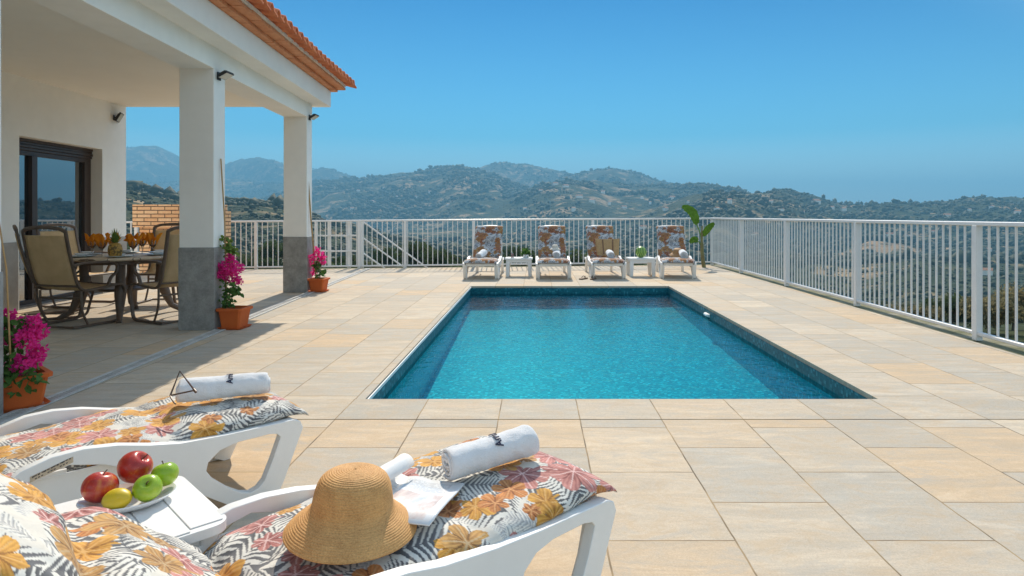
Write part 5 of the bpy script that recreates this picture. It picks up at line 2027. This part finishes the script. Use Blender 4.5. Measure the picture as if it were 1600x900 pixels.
def stone_top():
    t = NT('tan_stone_tabletop')
    co = t.coord()
    n = t.noise(co, 9, 5, .6)
    br = t.n('TexBrick'); t.l(co, br.inputs[0])
    br.inputs['Scale'].default_value = 1
    br.inputs['Brick Width'].default_value = .2; br.inputs['Row Height'].default_value = .2; br.offset = 0
    br.inputs['Mortar Size'].default_value = .004
    c_ = t.ramp(n, [(0.3, (.55, .41, .28)), (0.7, (.74, .60, .43))])
    c_ = t.mix(br.outputs['Fac'], c_, (.16, .11, .08))
    t.bsdf(c_, .45, None)
    return t.m
TC = Vector((-4.80, 7.42, 0))
dt = empty('dining_table', TC)
tag(dt, 'round stone topped dining table on dark carved legs in the porch', 'dining table')
MB().lathe([(.001, .663), (.56, .663), (.595, .668), (.605, .68), (.60, .695), (.585, .70), (.001, .70)], 64).build('tabletop', stone_top(), dt, smooth=True)
MB().lathe([(.46, .62), (.50, .62), (.50, .662), (.46, .662)], 48, closed_top=False).build('apron', m_bronze, dt, smooth=True)
for (lx, ly) in ((.26, -.46), (-.14, .44), (-.46, -.26), (.42, .34)):
    d = Vector((lx, ly, 0)).normalized()
    prof = [(.70, .62), (.70, .50), (.68, .40), (.70, .33), (.78, .27), (.84, .18), (.92, .08), (1.08, .03), (1.16, .004)]
    r_ = [.050, .048, .052, .062, .058, .046, .034, .03, .026]
    MB().tube([(lx * p, ly * p, z) for p, z in prof], r_, 10).build('leg', m_bronze, dt, smooth=True)
MB().lathe([(.001, .30), (.24, .30), (.25, .315), (.24, .33), (.001, .33)], 32).build('shelf', m_bronze, dt, smooth=True)

m_plate2 = pm('pale_blue_china', (.62, .66, .66), .2, .05, 5)
m_nap = foliage_mat('orange_napkin', (.86, .24, .006), (.95, .40, .02), 12, .35)
def place(i, an):
    cx_, cy_ = TC.x + .42 * math.cos(an), TC.y + .42 * math.sin(an)
    p = MB().lathe([(.001, .004), (.07, .004), (.10, .012), (.135, .020), (.137, .017), (.10, .006), (.07, 0), (.001, 0)], 36).build('dinner_plate', m_plate2, smooth=True, angle=60)
    p.location = (cx_, cy_, .7005)
    tag(p, PL[i][0], 'plate', 'plates on the dining table')
    b_ = MB().lathe([(.001, .004), (.04, .004), (.066, .034), (.063, .036), (.038, .010), (.001, .010)], 28).build('salad_bowl', m_china, smooth=True, angle=60)
    b_.location = (cx_, cy_, .7055)
    tag(b_, PL[i][1], 'bowl', 'bowls on the dinner plates')
    gx_, gy_ = TC.x + .30 * math.cos(an + .42), TC.y + .30 * math.sin(an + .42)
    gr = empty('wine_glass', (gx_, gy_, .7003))
    MB().lathe([(.036, 0), (.034, .003), (.005, .008), (.004, .07), (.012, .082), (.036, .11), (.043, .14), (.038, .175), (.0365, .175), (.041, .14), (.034, .111), (.008, .086)], 24, closed_top=False).build('goblet', m_clear, gr, smooth=True)
    tag(gr, PL[i][2], 'wine glass', 'wine glasses with orange napkins')
    g_ = np.random.default_rng(60 + i)
    vs_, fs_ = [], []
    n = 22
    for k in range(n + 1):
        a_ = 2 * math.pi * k / n
        pl_ = 1 + .30 * math.sin(a_ * 6)
        for (r_, z) in ((.012, .09), (.032 * pl_, .12), (.045 * pl_, .165), (.070 * pl_ + .015 * math.sin(a_ * 2 + i), .215 + .045 * math.sin(a_ * 3 + i))):
            vs_.append((r_ * math.cos(a_), r_ * math.sin(a_), z))
    for k in range(n):
        for q in range(3):
            fs_.append((k * 4 + q, (k + 1) * 4 + q, (k + 1) * 4 + q + 1, k * 4 + q + 1))
    nk = MB().add(vs_, fs_).build('napkin', m_nap, smooth=True)
    nk.location = (gx_, gy_, .7003)
    s_ = nk.modifiers.new('thickness', 'SOLIDIFY'); s_.thickness = .0018
    tag(nk, PL[i][3], 'napkin', 'orange napkins in the wine glasses')
W_ = ['nearest the porch edge', 'before the chair half behind the pillar', 'on the far side of the table', 'toward the sliding door', 'before the chair at the left edge', 'before the near chair seen from behind']
PL = [('pale blue plate %s' % w_, 'white bowl on the plate %s' % w_, 'wine glass with an orange napkin, %s' % w_, 'orange napkin fanned in the glass %s' % w_) for w_ in W_]
for i in range(6):
    place(i, R(-62 + 60 * i))
# pineapple in the middle of the table
def pine_mat():
    t = NT('pineapple_skin')
    co = t.coord()
    v_ = t.n('TexVoronoi'); t.l(co, v_.inputs['Vector']); v_.inputs['Scale'].default_value = 48
    c_ = t.ramp(v_.outputs['Distance'], [(0.1, (.42, .20, .035)), (0.45, (.50, .28, .05)), (0.7, (.14, .085, .02))])
    t.bsdf(c_, .6, t.bump(v_.outputs['Distance'], -.8, .01))
    return t.m
pi_ = empty('pineapple', (-4.60, 6.98, .7005))
tag(pi_, 'whole pineapple with a green crown standing on the dining table', 'pineapple')
MB().lathe([(.02, 0), (.055, .012), (.068, .05), (.07, .09), (.062, .13), (.045, .155), (.02, .165)], 28).build('fruit', pine_mat(), pi_, smooth=True)
vs_, fs_ = [], []
g = np.random.default_rng(9)
for k in range(46):
    a_ = k * 2.4
    t_ = k / 46
    tilt = .95 - .85 * t_
    L_ = .07 + .08 * t_
    d = Vector((math.cos(a_) * math.sin(tilt), math.sin(a_) * math.sin(tilt), math.cos(tilt)))
    s_ = d.cross(Vector((0, 0, 1))).normalized() * .010
    p = Vector((0, 0, .155 + .03 * t_)) + Vector((d.x, d.y, 0)) * .012
    b = len(vs_)
    vs_ += [tuple(p - s_), tuple(p + s_), tuple(p + d * L_ * .6 + s_ * .7), tuple(p + d * L_ * .6 - s_ * .7), tuple(p + d * L_ + Vector((d.x, d.y, -.1)) * .02)]
    fs_ += [(b, b + 1, b + 2, b + 3), (b + 3, b + 2, b + 4)]
MB().add(vs_, fs_).build('crown_leaves', m_leafy, pi_, recalc=False)
